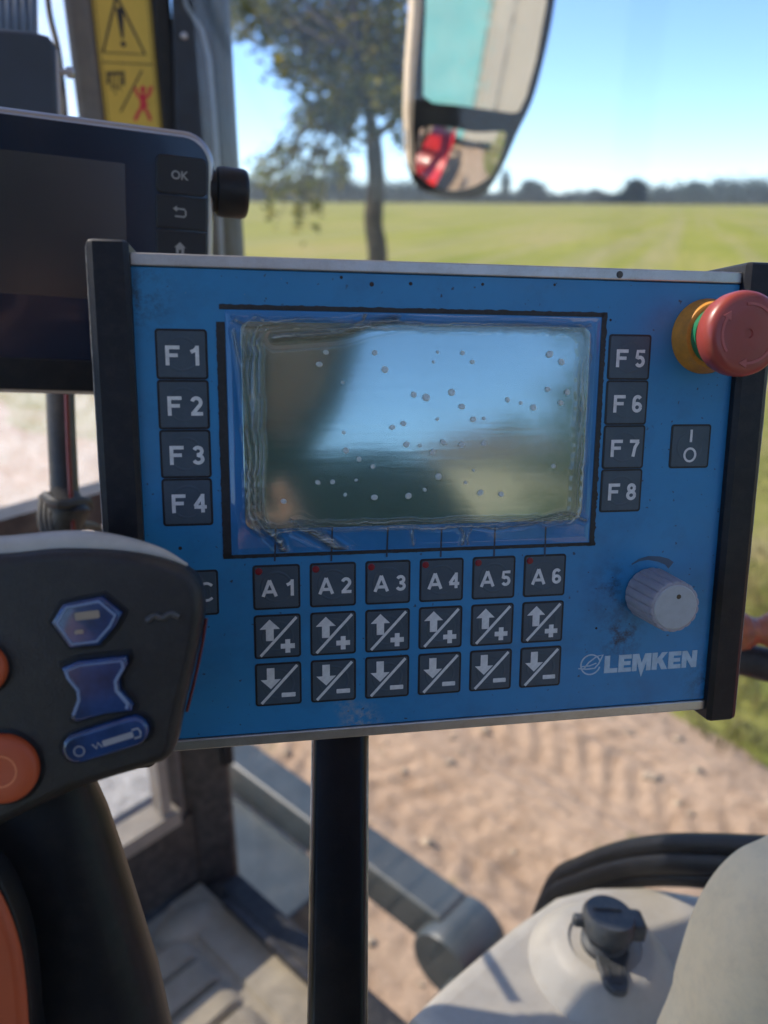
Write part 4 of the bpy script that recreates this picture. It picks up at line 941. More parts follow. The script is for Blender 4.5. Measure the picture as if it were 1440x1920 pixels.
# ---- maker's lettering: heavy block capitals and round emblem
mt_logo = M('logo_white', (.42, .55, .66), .45, var=.12, scale=300)
l0 = q(1132, 1262); l1 = q(1305, 1250); lt = q(1131, 1232)
ux = (l1-l0); lw_ = ux.length; ang = math.atan2(ux.y, ux.x); lh = .0088
b = MB(); b.x = Matrix.Translation((l0.x, l0.y, 0)) @ Matrix.Rotation(ang, 4, 'Z')
W = [.90, .88, 1.30, 1.08, .88, 1.08]; gap = .07; tot = sum(W)+gap*5; sc1 = lw_/tot; xo = 0
def poly(P): b.prism([(xo+x*sc1, y*lh) for x, y in P], -.0002, .0003)
for ch, wd in zip('LEMKEN', W):
    s_ = .36
    if ch == 'L': poly([(0, 0), (wd, 0), (wd, .26), (s_, .26), (s_, 1), (0, 1)])
    if ch == 'E': poly([(0, 0), (wd, 0), (wd, .24), (s_, .24), (s_, .39), (wd*.93, .39), (wd*.93, .61), (s_, .61), (s_, .76), (wd, .76), (wd, 1), (0, 1)])
    if ch == 'M': poly([(0, 0), (.32, 0), (.32, .55), (.50, .05), (.65, -.36), (.80, .05), (.98, .55), (.98, 0), (1.3, 0), (1.3, 1), (.86, 1), (.65, .45), (.44, 1), (0, 1)])
    if ch == 'K': poly([(0, 0), (s_, 0), (s_, .34), (.44, .43), (.68, 0), (1.10, 0), (.70, .62), (1.06, 1), (.66, 1), (s_, .62), (s_, 1), (0, 1)])
    if ch == 'N': poly([(0, 0), (.34, 0), (.34, .52), (.72, 0), (1.06, 0), (1.06, 1), (.72, 1), (.72, .48), (.34, 1), (0, 1)])
    xo += (wd+gap)*sc1
ec = q(1107, 1246); b.x = Matrix.Translation((ec.x, ec.y, 0)) @ Matrix.Rotation(ang, 4, 'Z'); er = .0050
b.strip([(er*math.cos(R(a)), er*math.sin(R(a))) for a in range(20, 345, 12)], .00065, 0, .0003)
b.strip([(-.0062, -.0016), (-.002, -.0022), (.0022, -.0020), (.0042, .0002), (.0062, .0046), (.003, .0040), (-.001, .0012), (-.0034, -.002)], .0006, 0, .0003)
b.strip([(-.0050, -.0008), (-.0005, -.0006), (.003, .0006)], .0005, 0, .0003)
b.build('maker_lettering', mt_logo, box, recalc=True)

# ------------------------------------------------------------------ arm that carries the box
ao = at(637, 1400, .415)
arm = empty('support_arm', Matrix.Translation(ao)); tag(arm, 'flat black upright bar carrying the blue control box', 'support arm')
bw = (at(688, 1400, .41)-at(588, 1400, .41)).length/2
A0 = at(638, 1180, .425); A1 = at(638, 1400, .412); A2 = at(635, 1700, .400); A3 = at(633, 2000, .385)
Ff = frame(A1, CM.to_3x3() @ Vector((1, 0, 0)), (A1-A3))
b = MB(); b.x = Matrix.Translation(-ao) @ Ff.m @ Matrix.Rotation(R(90), 4, 'X')
b.prism(rrect(-bw, -.008, bw, .008, .0035, 4), (Ff.i @ A0).y*-1, (Ff.i @ A3).y*-1, 0); b.build('bar', M('bar_black', (.007, .007, .009), .3, var=.3, bump=.2, bscale=1200, dust=.15, dustc=(.06, .05, .04), dscale=60, spec=.3), arm)
b = MB(); bb_ = Ff.i.to_3x3()
for s in (-1, 1): b.x = Matrix.Translation(-ao) @ Ff.m; b.tube([(s*bw, (Ff.i @ A0).y, .002), (s*bw, (Ff.i @ A3).y, .002)], .0011, 8)
b.build('pale_edge', M('worn_bare_edge', (.4, .36, .3), .35, .7, var=.5, scale=80), arm)
b = MB(); b.x = Matrix.Translation(-ao); kk = PM @ Vector((-.045, -.03, -.07)); b.prism(rrect(-.03, -.03, .03, .03, .004), 0, .004) if False else b.box(kk, (.07, .012, .08)); b.build('mount_plate', mt_softblack, arm)

# ------------------------------------------------------------------ display terminal upper left
tq = at(200, 470, .47)
Rt = (CM @ (Matrix.Translation((0, 0, 0)) @ Rb.to_4x4())).to_3x3() @ Matrix.Rotation(R(8), 3, 'Y') @ Matrix.Rotation(R(-1.8), 3, 'Z') @ Matrix.Rotation(R(7), 3, 'X')
tm = Rt.to_4x4(); tm.translation = tq; DT = Frame(tm); d_ = DT.uv
dt = empty('display_terminal', tm); tag(dt, 'dark touch screen terminal with silver rim and three side keys, upper left', 'display')
xr = (d_(397, 330).x+d_(405, 480).x)/2; yt = d_(250, 231).y; yb = d_(100, 740).y; xl = xr-.27
b = MB(); b.prism(rrect(xl, yb, xr, yt, .018, 8), -.035, 0, .004, seg=4, bb=.008); b.build('rim', mt_silver, dt)
m_bz = M('bezel_glass', (.010, .018, .038), .2, var=.15, scale=12, coat=.2)
b = MB(); b.prism(rrect(xl+.004, yb+.021, xr-.0035, yt-.004, .015, 8), -.001, .0008, .0005, seg=2); b.build('bezel', m_bz, dt)
b = MB(); b.prism(rrect(xl+.003, yb+.0028, xr-.003, yb+.0225, .004, 4), -.002, .0015, .001); b.build('lower_lip', mt_black, dt)
sx1 = (d_(232, 303).x+d_(240, 480).x)/2; sy1 = d_(150, 297).y
m_sc, t_, p_ = nodes('switched_off_screen'); p_.inputs['Base Color'].default_value = (.02, .022, .026, 1); p_.inputs['Roughness'].default_value = .24; p_.inputs['IOR'].default_value = 1.95
b = MB(); b.prism([(xl+.03, yb+.06), (sx1, yb+.06), (sx1, sy1), (xl+.03, sy1)], .0002, .0011, 0); b.build('screen', m_sc, dt)
kx0 = d_(292, 380).x; kx1 = xr-.0045; ky = [d_(340, y).y for y in (292, 367, 432, 500, 568, 640)]
mt_tk = M('terminal_key', (.008, .009, .012), .45)
for i in range(5):
    b = MB(); b.prism(rrect(kx0, ky[i+1]+.0004, kx1, ky[i]-.0004, .004 if i in (0, 4) else .001, 4), .0, .0022, .0008); kx = b.build('side_key', mt_tk, dt)
    mx_, my_ = (kx0+kx1)/2-.001, (ky[i]+ky[i+1])/2
    b = MB(); b.x = Matrix.Translation((mx_, my_, .0023))
    if i == 0: b.add(*glyphs('OK', .0068, .02))
    elif i == 1:
        b.strip([(-.002, .0022), (.0026, .0022), (.0034, .001), (.0034, -.0012), (.0026, -.0022), (-.003, -.0022)], .0009, 0); b.prism([(-.0042, .0022), (-.0018, .004), (-.0018, .0004)], 0, .0002)
    elif i == 2: b.prism([(-.0024, -.003), (-.0008, -.003), (-.0008, -.0008), (.0008, -.0008), (.0008, -.003), (.0024, -.003), (.0024, .0004), (.0035, .0004), (0, .0038), (-.0035, .0004), (-.0024, .0004)], 0, .0002)
    else: b.strip([(-.003, 0), (.003, 0)], .001, 0)
    b.build('legend', mt_grey_print, kx)
b = MB(); ky0 = d_(430, 358); b.x = Matrix.Translation((xr, ky0.y, -.012)) @ Matrix.Rotation(R(90), 4, 'Y')
kr = abs(d_(430, 310).y-d_(430, 407).y)/2
b.lathe([(kr*.8, -.002), (kr*.8, .002), (kr*.96, .003), (kr, .006), (kr, .0185), (kr*.95, .021), (kr*.85, .022)], 60, wob=lambda a, k: 1+.008*math.cos(a*30)); b.build('side_knob', mt_black, dt, ang=40)

# small dark unit above the terminal
uo = at(40, 130, .62)
ub = empty('camera_unit', Matrix.Translation(uo) @ tm.to_3x3().to_4x4()); tag(ub, 'dark blue grey box with rounded corner standing above the terminal', 'control unit')
UF = Frame(ub.matrix_world); P = [UF.uv(x, y).xy for x, y in ((-160, 40), (60, 57), (90, 66), (103, 84), (106, 215), (108, 330), (-160, 330))]
b = MB(); b.prism(P, -.06, 0, .004); b.build('case', M('navy_case', (.028, .04, .062), .5, var=.1, bump=.3, bscale=900), ub)
b = MB(); b.x = Matrix.Identity(4); e0 = UF.uv(106, 90); e1 = UF.uv(109, 260); b.box(((e0.x+e1.x)/2+.0005, (e0.y+e1.y)/2, -.02), (.0022, abs(e0.y-e1.y), .03)); b.build('edge_strip', mt_silver, ub)
b = MB(); s0 = UF.uv(110, 133, -.01); b.x = Matrix.Translation(s0) @ Matrix.Rotation(R(90), 4, 'Y'); b.lathe([(.0025, -.004), (.0025, .006), (.0045, .006), (.0045, .011), (.003, .012)], 16); b.build('bolt', mt_silver, ub)
ro = at(20, 0, .8)
b = MB(); b.x = Matrix.Identity(4)
for i in range(9): b.tube([at(-60+i*15, -140, .82)-ro, at(-56+i*15, 120, .80)-ro], .0045, 8)
o = b.build('ribbed_duct', M('duct_blue_grey', (.09, .13, .2), .5), None); o.location = ro; tag(o, 'ribbed blue grey duct behind the dark unit in the top left corner', 'duct')
b = MB(); co = at(100, 100, .85); P = smooth_open([at(84, -80, .86), at(92, 20, .86), at(108, 90, .85), at(116, 150, .85), at(122, 215, .84), at(128, 300, .84)], 6); b.tube([p-co for p in P], .0035, 8)
o = b.build('cable', mt_softblack, None); o.location = co; tag(o, 'thin black cable running down the windscreen beside the pillar', 'cable')

# terminal post with bundled cables
po = at(120, 1100, .60)
ps = empty('terminal_post', Matrix.Translation(po)); tag(ps, 'dark post with strapped cables below the terminal', 'post')
b = MB(); b.tube([at(110, 640, .60)-po, at(115, 800, .60)-po, at(125, 1000, .60)-po, at(140, 1300, .62)-po], .0105, 16); b.build('pole', mt_darksteel, ps)
b = MB(); b.tube([at(112, 925, .60)-po, at(134, 960, .595)-po, at(120, 990, .6)-po], [.0125, .0145, .0125], 12); b.tube([p-po for p in smooth_open([at(85, 930, .59), at(110, 945, .575), at(160, 940, .6), at(165, 955, .61)], 5)], .004, 8); b.build('strap', mt_softblack, ps)
b = MB()
for i in range(3): b.tube([p-po for p in smooth_open([at(80+i*8, 930, .6), at(78+i*9, 980, .59), at(96+i*6, 1030, .59), at(118+i*5, 1150, .6)], 6)], .0032, 8)
b.tube([p-po for p in smooth_open([at(150, 985, .62), at(180, 990, .66), at(205, 1020, .68), at(208, 1080, .68)], 6)], .004, 8)
b.build('cables', mt_softblack, ps)
b = MB(); b.tube([p-po for p in smooth_open([at(124, 700, .588), at(129, 850, .588), at(138, 1000, .588), at(150, 1200, .6)], 5)], .0018, 6); b.build('red_cable', mt_rubred, ps)

# ------------------------------------------------------------------ joystick lower left
jm = (CM.to_3x3() @ Matrix.Rotation(R(5), 3, 'X') @ Matrix.Rotation(R(6), 3, 'Y')).to_4x4(); jm.translation = at(170, 1280, .275); JF = Frame(jm); j = JF.uv
jo = empty('joystick', jm); tag(jo, 'dark multifunction joystick with blue and orange buttons, lower left', 'joystick')
mt_joy = M('joystick_charcoal', (.017, .015, .015), .4, var=.25, scale=20, bump=.5, bscale=1100, bdist=.0006, dust=.3, dustc=(.07, .06, .05), dscale=110)
hd = [(-420, 1120), (-300, 1066), (-150, 1046), (0, 1040), (110, 1030), (210, 1034), (290, 1048), (345, 1070), (372, 1100), (379, 1145), (372, 1200), (357, 1270), (340, 1340), (328, 1400), (312, 1428), (270, 1444), (160, 1478), (60, 1522), (-60, 1580), (-200, 1640), (-420, 1660)]
b = MB(); b.prism(smooth_closed([j(x, y).xy for x, y in hd], 4), -.015, 0, .004, seg=6, bb=.004); b.build('head', mt_joy, jo, ang=60)
b = MB(); P = smooth_open([(*j(x, y).xy, -.001) for x, y in hd[0:8]], 5); b.tube([p+Vector((0, .0006, -.0075)) for p in P], [.0052*min(1, (len(P)-1-i)/14+.12) for i in range(len(P))], 10); b.build('top_rim', M('sunlit_pale_rim', (.5, .47, .42), .4, var=.2, dust=.4), jo, ang=70)  # pale rim colour stands for sunlight on the top of the head
b = MB(); P = smooth_open([(*j(x, y).xy, -.009) for x, y in ((381, 1170), (372, 1225), (358, 1290), (343, 1350))], 6); b.tube(P, .0006, 8); b.build('red_line', mt_rubred, jo)
def jbtn(name, pts, hgt, m, smooth=2, bev=.0012, label=None):
    P = [j(x, y).xy for x, y in pts]; P = smooth_closed(P, smooth) if smooth else P
    c = Vector((sum(p[0] for p in P)/len(P), sum(p[1] for p in P)/len(P)))
    b = MB(); b.prism([tuple(c+(Vector(p)-c)*1.16) for p in P], -.001, .0004, .0003, 1); b.prism(P, -.001, hgt, bev)
    o = b.build(name, [m, mt_black], jo, ang=40)
    if label: o['label'] = label
    return o
mt_jb = M('translucent_blue', (.016, .045, .14), .2, var=.5, scale=90, coat=.8)
mt_jl = M('blue_edge_highlight', (.2, .27, .42), .3)  # pale blue paints the highlights along the button edges
hexp = [(100, 1165), (122, 1130), (195, 1116), (232, 1147), (220, 1172), (190, 1206), (135, 1212)]
o1 = jbtn('hexagon_button', hexp, .0032, mt_jb, 0)
b = MB(); b.tube([(*(j(165, 1164).xy.lerp(j(x, y).xy, .82)), .0032) for x, y in hexp+hexp[:1]], .0005, 6)
b.build('edge_highlight', mt_jl, o1)
b = MB(); b.x = Matrix.Translation((*j(168, 1150).xy, .0032)) @ Matrix.Rotation(R(6), 4, 'Z'); b.prism(rrect(-.0042, -.0014, .0042, .0014, .0006), 0, .0002); b.prism(rrect(-.005, -.0062, -.002, -.0048, .0004), 0, .0002); b.build('symbol', M('symbol_sand', (.34, .27, .2), .5), o1)
hg = [(120, 1248), (150, 1236), (240, 1226), (243, 1240), (226, 1270), (228, 1290), (252, 1318), (250, 1328), (200, 1334), (150, 1348), (136, 1342), (148, 1310), (146, 1290), (124, 1262)]
o2 = jbtn('hourglass_button', hg, .0036, mt_jb, 0)
b = MB(); cc = j(188, 1286).xy
for P in (hg[13:]+hg[:1], ): pass
b.tube([(*(cc.lerp(j(x, y).xy, .86)), .0036) for x, y in hg[10:]+hg[:1]], .0006, 6); b.tube([(*(cc.lerp(j(x, y).xy, .86)), .0036) for x, y in hg[2:8]], .0006, 6); b.tube([(*(cc.lerp(j(x, y).xy, .86)), .0036) for x, y in hg[0:3]], .0003, 6)
b.build('edge_highlight', mt_jl, o2)
pp0, pp1 = j(150, 1398).xy, j(252, 1366).xy; dd = (pp1-pp0).normalized(); nn = Vector((-dd.y, dd.x)); rr0 = .0056
P = [tuple(pp1+dd*rr0*math.cos(a)+nn*rr0*math.sin(a)) for a in np.linspace(-math.pi/2, math.pi/2, 9)]+[tuple(pp0-dd*rr0*math.cos(a)-nn*rr0*math.sin(a)) for a in np.linspace(-math.pi/2, math.pi/2, 9)]
b = MB(); b.prism([tuple((pp0+pp1)/2+(Vector(p)-(pp0+pp1)/2)*1.12) for p in P], -.001, .0004, .0003, 1); b.prism(P, -.001, .0035, .0016, seg=4); o3 = b.build('pill_button', [mt_jb, mt_black], jo, ang=50)
b = MB(); b.x = Matrix.Translation((*j(228, 1378).xy, .0035)) @ Matrix.Rotation(math.atan2(dd.y, dd.x), 4, 'Z'); b.prism(rrect(-.006, -.0011, .005, .0011, .0004), 0, .0002); b.strip([(.005, .0016), (.0072, .0016), (.0078, 0), (.0072, -.0016), (.005, -.0016)], .0006, 0); b.strip([(-.0095, .001), (-.0085, -.001), (-.0075, .001), (-.0065, -.001)], .0005, 0)
b.strip([(-.0145+.0018*math.cos(R(a)), .0018*math.sin(R(a))) for a in range(0, 361, 30)], .0004, 0)
b.build('symbol', M('symbol_grey', (.3, .3, .32), .5), o3)
b = MB(); P = smooth_open([(*j(x, y).xy, .0003) for x, y in ((276, 1164), (290, 1154), (305, 1158), (322, 1150), (336, 1156))], 5); b.tube(P, .0012, 8); b.build('moulded_mark', M('mark_grey', (.07, .07, .07), .4), jo)
for (x, y, r_) in ((8, 1438, .0125), (-36, 1252, .0095)):
    c = j(x, y).xy; b = MB(); b.x = Matrix.Translation((c.x, c.y, 0)); b.lathe([(r_*1.12, -.001), (r_*1.12, .0003), (r_*1.02, .0006)], 48, 1); b.lathe([(r_, 0), (r_, .0022), (r_*.94, .0036), (r_*.8, .0044), (r_*.5, .0042), (.0002, .004)], 48); ob = b.build('orange_button', [mt_orange, mt_black], jo, ang=50)
    b = MB(); b.x = Matrix.Translation((c.x, c.y, .0042)); b.strip([(r_*.45*math.cos(R(a)), r_*.45*math.sin(R(a))) for a in range(0, 361, 20)], .0006, 0); b.build('symbol', M('worn_orange', (.8, .25, .1), .5), ob)
# stem
stm = MB(); vs = []
lv = [(1440, -150, 158, .02), (1500, -170, 160, .024), (1560, -180, 182, .027), (1640, -190, 205, .03), (1720, -195, 228, .032), (1800, -200, 250, .034), (1900, -200, 278, .036), (2010, -200, 300, .038), (2200, -200, 340, .04)]
n = 28
for (y, xL, xR, dp) in lv:
    a, c = j(xL, y, -.012), j(xR, y, -.012); m_ = (a+c)/2; hw = (c-a).length/2
    for i in range(n):
        t = 2*math.pi*i/n; ct, st_ = math.cos(t), math.sin(t)
        vs.append((m_.x+hw*math.copysign(abs(ct)**.7, ct), m_.y, -.012-dp*.5+dp*.6*math.copysign(abs(st_)**.7, st_)))
stm.add(vs, [(k*n+i, k*n+(i+1) % n, (k+1)*n+(i+1) % n, (k+1)*n+i) for k in range(len(lv)-1) for i in range(n)]+[tuple(range(n)), tuple((len(lv)-1)*n+i for i in range(n))])
stm.build('stem', mt_black, jo, ang=60)
b = MB(); zf = .004; P = [j(x, y, zf).xy for x, y in ((-60, 1640), (-10, 1640), (22, 1690), (45, 1760), (55, 1830), (60, 1900), (58, 1980), (-60, 1990))]
c = Vector((sum(p.x for p in P)/8, sum(p.y for p in P)/8))
b.prism(smooth_closed([c+(p-c)*1.13 for p in P], 3), -.004, zf+.0035, .001, 1); b.prism(smooth_closed(P, 3), 0, zf+.007, .003); b.build('trigger_button', [mt_orange, mt_black], jo, ang=50)


# ------------------------------------------------------------------ driver's seat and the person taking the picture (both mirrored in the screens)
SP = (-.38, -.42)
se2 = empty('driver_seat', TM @ Matrix.Translation((SP[0], SP[1], FZ))); tag(se2, 'dark grey fabric driver seat with tall backrest behind the controls', 'seat')
mt_seat = M('seat_fabric', (.03, .035, .034), .9, var=.3, scale=60, bump=.5, bscale=900)
b = MB(); b.prism(rrect(-.25, -.24, .25, .28, .07), .38, .5, .05, seg=4, bb=.02); b.build('cushion', mt_seat, se2, ang=60)
b = MB(); b.x = Matrix.Translation((0, -.24, .45)) @ Matrix.Rotation(R(82), 4, 'X'); b.prism(rrect(-.24, 0, .24, .62, .09), -.02, .10, .04, seg=4, bb=.02); b.build('backrest', mt_seat, se2, ang=60)
b = MB(); b.box((0, 0, .19), (.34, .38, .38)); b.box((0, 0, .37), (.44, .44, .03)); b.build('pedestal', mt_softblack, se2)

mt_skin = M('skin', (.5, .27, .18), .5, var=.08, scale=30, sss=.1); mt_jack = M('jacket_green', (.022, .04, .032), .9, var=.2, scale=30, bump=.5, bscale=700)
mt_trou = M('work_trousers', (.03, .035, .05), .9, var=.2, bump=.4, bscale=700); mt_hair = M('brown_hair', (.045, .028, .016), .7, var=.3, scale=200, bump=.6, bscale=600)
def skinned(V, E, rad):
    me = bpy.data.meshes.new('t'); me.from_pydata(V, E, []); o = bpy.data.objects.new('t', me); COL.objects.link(o)
    md = o.modifiers.new('s', 'SKIN'); me.skin_vertices or None
    for i, r_ in enumerate(rad): me.skin_vertices[0].data[i].radius = (r_, r_) if not isinstance(r_, tuple) else r_
    me.skin_vertices[0].data[0].use_root = True
    sb = o.modifiers.new('u', 'SUBSURF'); sb.levels = 2; sb.render_levels = 2
    dg = bpy.context.evaluated_depsgraph_get(); ev = bpy.data.meshes.new_from_object(o.evaluated_get(dg))
    r_ = ([v.co.copy() for v in ev.vertices], [tuple(f.vertices) for f in ev.polygons]); bpy.data.objects.remove(o); return r_
pv = TM @ Vector((SP[0], SP[1]+.02, FZ+.60))
hc = Vector((.135, -.40, 2.675))
J = {'pel': pv, 'waist': pv.lerp(Vector((.10, -.54, 2.42)), .45), 'chest': Vector((.10, -.54, 2.38)), 'neck': Vector((.125, -.49, 2.52)), 'head0': Vector((.13, -.43, 2.585)),
     'shR': Vector((.34, -.48, 2.47)), 'elR': Vector((.40, -.33, 2.24)), 'wrR': Vector((.095, -.10, 2.33)), 'pmR': Vector((.055, -.055, 2.40)),
     'shL': Vector((-.09, -.54, 2.44)), 'elL': Vector((-.24, -.36, 2.2)), 'wrL': Vector((-.15, -.10, 2.42)), 'pmL': Vector((-.105, -.055, 2.50)),
     'hiR': pv+RV*.10+HV*.05, 'knR': pv+RV*.16+HV*.46+Vector((0, 0, .02)), 'anR': pv+RV*.15+HV*.52-Vector((0, 0, .46)), 'toR': pv+RV*.16+HV*.70-Vector((0, 0, .55)),
     'hiL': pv-RV*.10+HV*.05, 'knL': pv-RV*.18+HV*.46+Vector((0, 0, .02)), 'anL': pv-RV*.18+HV*.50-Vector((0, 0, .46)), 'toL': pv-RV*.19+HV*.68-Vector((0, 0, .55))}
nm = list(J); rd = dict(pel=.13, waist=.125, chest=(.15, .12), neck=.055, head0=.05, shR=.088, elR=.06, wrR=.03, pmR=(.038, .02), shL=.062, elL=.048, wrL=.03, pmL=(.038, .02), hiR=.095, knR=.066, anR=.042, toR=.035, hiL=.095, knL=.066, anL=.042, toL=.035)
EE = [('pel', 'waist'), ('waist', 'chest'), ('chest', 'neck'), ('neck', 'head0'), ('chest', 'shR'), ('shR', 'elR'), ('elR', 'wrR'), ('wrR', 'pmR'), ('chest', 'shL'), ('shL', 'elL'), ('elL', 'wrL'), ('wrL', 'pmL'), ('pel', 'hiR'), ('hiR', 'knR'), ('knR', 'anR'), ('anR', 'toR'), ('pel', 'hiL'), ('hiL', 'knL'), ('knL', 'anL'), ('anL', 'toL')]
sv_, sf_ = skinned([J[k] for k in nm], [(nm.index(a), nm.index(c)) for a, c in EE], [rd[k] for k in nm])
pe = empty('person', Matrix.Translation(pv)); tag(pe, 'seated person in a dark green jacket holding up a phone, mirrored in the screens', 'person')
b = MB(); b.x = Matrix.Translation(-pv)
for f in sf_: pass
b.add(sv_, sf_)
for i, f in enumerate(b.f):
    c = sum((Vector(b.v[k]) for k in f), Vector())/len(f)+pv
    dw = min((c-J['pmR']).length, (c-J['pmL']).length, (c-J['wrR']).length*1.5, (c-J['wrL']).length*1.5)
    b.m[i] = 0 if (dw < .055 or c.z > 2.545 and abs(c.x-.125) < .09) else (2 if c.z < pv.z-.02 or (c-pv).dot(HV) > .1 and c.z < pv.z+.12 else 1)
# head: a sphere pushed into a face, looking at the phone
hd_d = (CAM-hc).normalized(); hx_ = hd_d.cross(Vector((0, 0, 1))).normalized(); hz_ = hx_.cross(hd_d)
def head_pt(u, v):
    x, y, z = math.cos(v)*math.sin(u), math.cos(v)*math.cos(u), math.sin(v)        # y is the face direction
    p = Vector((x*.075*(1-.18*max(0, -z)), y*.095, z*.118))
    g = lambda a, c, w_, h_: math.exp(-((p.x-a)/w_)**2-((p.z-c)/h_)**2)*(1 if y > 0 else 0)
    p.y += .022*g(0, -.022, .012, .018)+.010*g(0, .0, .008, .02)-.010*g(.032, .006, .016, .012)-.010*g(-.032, .006, .016, .012)+.007*g(0, .03, .045, .010)+.006*g(0, -.052, .022, .006)+.005*g(0, -.062, .02, .006)-.004*g(0, -.057, .02, .0025)+.010*g(0, -.092, .025, .016)
    return hc+hx_*p.x+hd_d*p.y+hz_*p.z
nu, nv = 56, 40
vs = [head_pt(2*math.pi*i/nu, -math.pi/2+math.pi*k/nv) for k in range(nv+1) for i in range(nu)]
b.add(vs, [(k*nu+i, k*nu+(i+1) % nu, (k+1)*nu+(i+1) % nu, (k+1)*nu+i) for k in range(nv) for i in range(nu)], 0)
for s_ in (-1, 1):      # ears
    b.add([hc+hx_*(s_*(.074+.010*q_.x))+hd_d*(-.008+.018*q_.y)+hz_*(-.004+.03*q_.z) for q_ in iv], ifc, 0)
# fingers curled round the phone, each a short tapering chain
def fingers(pm, side):
    cr_ = CM.to_3x3(); ux, uy, uz = [cr_ @ Vector(a) for a in ((1, 0, 0), (0, 1, 0), (0, 0, 1))]
    for i, L_ in enumerate((.068, .074, .070, .056)):
        a = pm+uy*(.012*i-.014)+uz*.004; P = [a, a-ux*side*L_*.42+uz*-.004+uy*.004, a-ux*side*L_*.75-uz*.012+uy*.006, a-ux*side*L_*.9-uz*.030+uy*.006]
        b.add(*skinned(P, [(0, 1), (1, 2), (2, 3)], [.0095, .009, .008, .0068]), 0)
    a = pm+uy*.01; P = [a-uy*.02, a+uy*.025+uz*.014-ux*side*.006, a+uy*.048+uz*.016-ux*side*.018]
    b.add(*skinned(P, [(0, 1), (1, 2)], [.012, .010, .008]), 0)
fingers(J['pmR'], 1); fingers(J['pmL'], -1)
b.build('body', [mt_skin, mt_jack, mt_trou], pe, ang=180)
b = MB(); b.x = Matrix.Translation(-pv); nu = 48
def hair_pt(u, v):
    p = head_pt(u, v)-hc; k = 1.07+.03*noise.noise(Vector((u*6, v*6, 0))); return hc+p*k-hd_d*.006+hz_*.004
vv = [(.62 if math.cos(2*math.pi*i/nu) > .35 else .62-1.15*min(1, (.35-math.cos(2*math.pi*i/nu))/.5)) for i in range(nu)]
vs = [hair_pt(2*math.pi*i/nu, vv[i]+(math.pi/2-vv[i])*k/12) for k in range(13) for i in range(nu)]
b.add(vs, [(k*nu+i, k*nu+(i+1) % nu, (k+1)*nu+(i+1) % nu, (k+1)*nu+i) for k in range(12) for i in range(nu)]); b.build('hair', mt_hair, pe, ang=180)
b = MB(); b.x = Matrix.Translation(-pv)
def hood_pt(u, v):
    p = head_pt(u, v)-hc; k = 1.45+.03*noise.noise(Vector((u*4, v*4, 3))); return hc+p*k-hd_d*.02
vh = [(.95 if math.cos(2*math.pi*i/nu) > .5 else .95-2.3*min(1, (.5-math.cos(2*math.pi*i/nu))/.5)) for i in range(nu)]
vs = [hood_pt(2*math.pi*i/nu, vh[i]+(math.pi/2-vh[i])*k/12) for k in range(13) for i in range(nu)]
b.add(vs, [(k*nu+i, k*nu+(i+1) % nu, (k+1)*nu+(i+1) % nu, (k+1)*nu+i) for k in range(12) for i in range(nu)]); b.build('hood', mt_jack, pe, ang=180)  # oversized hood added to widen the dark silhouette in the display
for s_ in (-1, 1):
    b = MB(); b.x = Matrix.Translation(-pv); c = hc+hx_*(s_*.032)+hd_d*.072+hz_*.006
    b.add([c+q_*.012 for q_ in iv], ifc); b.build('eye', M('eye_white', (.6, .6, .58), .2), pe, ang=180)
ph = empty('phone', CM @ Matrix.Translation((-.012, -.055, .012))); tag(ph, 'black phone held up in both hands, mirrored in the glossy screens', 'phone')
b = MB(); b.prism(rrect(-.037, -.08, .037, .08, .01), -.004, .004, .001); b.build('case', mt_black, ph)

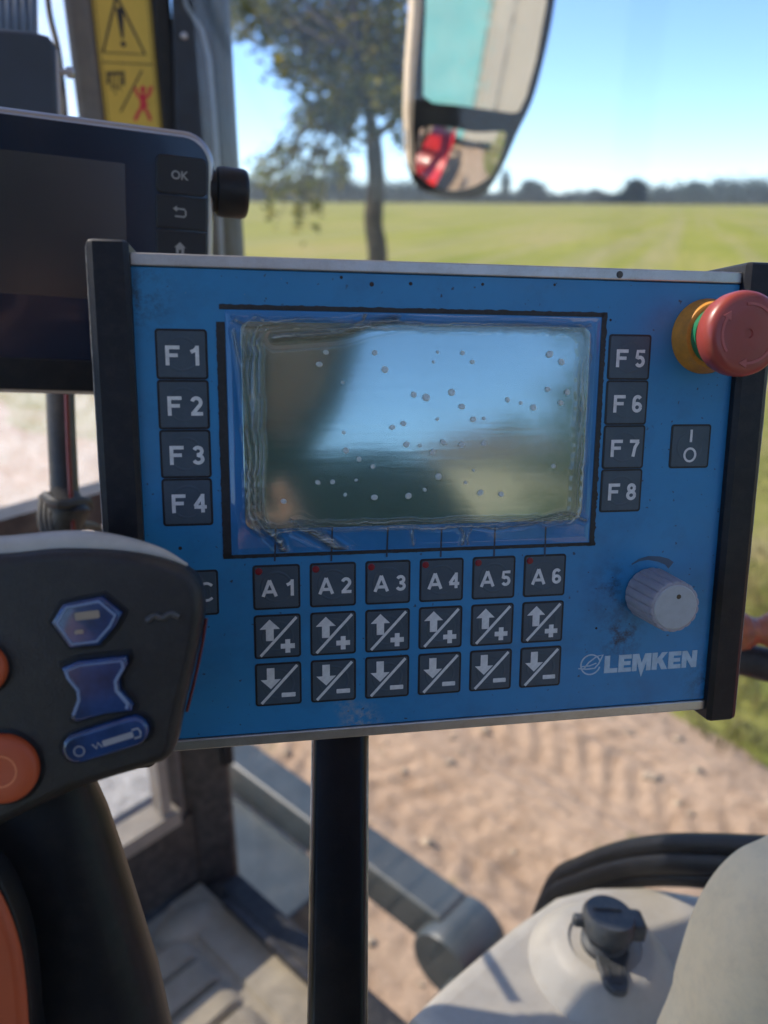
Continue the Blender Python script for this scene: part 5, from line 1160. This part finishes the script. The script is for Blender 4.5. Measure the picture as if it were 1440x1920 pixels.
# trees behind the tractor, mirrored in the box display
for i, (r, h, hg, wr) in enumerate(((-.5, -13, 7, 3.0), (10, -20, 11, 5), (24, -9, 8, 4.5), (-13, -19, 3.6, 3.2))):
    e = empty('roadside_tree', TM @ Matrix.Translation((r, h, 0))); tag(e, ('bushy roadside tree nearest behind the cab', 'tallest roadside tree behind the trailer', 'roadside tree farthest to the right of the trailer', 'low spreading roadside tree, smallest of the row')[i], 'tree', 'roadside trees behind the tractor')
    t_ = MB(); t_.tube([(0, 0, -.3), (0, 0, hg*.35), (.2, 0, hg*.8)], [.3, .22, .06], 8); t_.build('trunk', mt_bark, e)
    rr = random.Random(60+i); c = MB()
    for k in range(34):
        z_ = rr.uniform(.18, .92); a = rr.random()*6.28; q_ = wr*.8*rr.random()**.5*math.sin(math.pi*min(1, z_*1.05))**.4
        leaves(c, (q_*math.cos(a), q_*math.sin(a), hg*z_), (wr*.4, wr*.4, hg*.12), 60, .28, rr)
    c.build('crown', mt_leaf, e, recalc=False)

bt_ = empty('barn', TM @ Matrix.Translation((-5.0, -17, 0))); tag(bt_, 'low sand coloured barn with brown gable roof added behind the tractor for the display reflection', 'barn')  # unseen barn, added to give the display something beige to reflect
b = MB(); b.box((0, 0, 1.75), (4.6, 5, 3.5)); b.build('wall', M('sand_render', (.5, .42, .3), .9, var=.15, scale=2, dust=.3, dscale=3), bt_)
b = MB(); b.x = Matrix.Rotation(R(90), 4, 'X'); b.prism([(-2.5, 3.5), (2.5, 3.5), (0, 4.1)], -2.7, 2.7); b.build('roof', M('brown_roof', (.16, .08, .05), .8, var=.3, scale=6), bt_)
b = MB(); b.box((.9, 2.53, 1.2), (1.5, .08, 2.4)); b.build('door', M('barn_door_green', (.07, .12, .08), .7, var=.2, scale=5), bt_)

# thin air: lets the far wood fade towards blue
m = bpy.data.materials.new('thin_air'); m.use_nodes = True; t = m.node_tree; t.nodes.remove(t.nodes['Principled BSDF'])
pv_ = N(t, 'ShaderNodeVolumePrincipled'); pv_.inputs['Color'].default_value = (.78, .87, 1, 1); pv_.inputs['Density'].default_value = .00015
t.links.new(pv_.outputs[0], t.nodes['Material Output'].inputs['Volume'])
b = MB(); b.box((0, 0, 15), (3200, 3200, 34)); tag(b.build('haze', m), 'thin blue air between the cab and the distant wood', 'haze', kind='stuff')

bpy.context.view_layer.update()
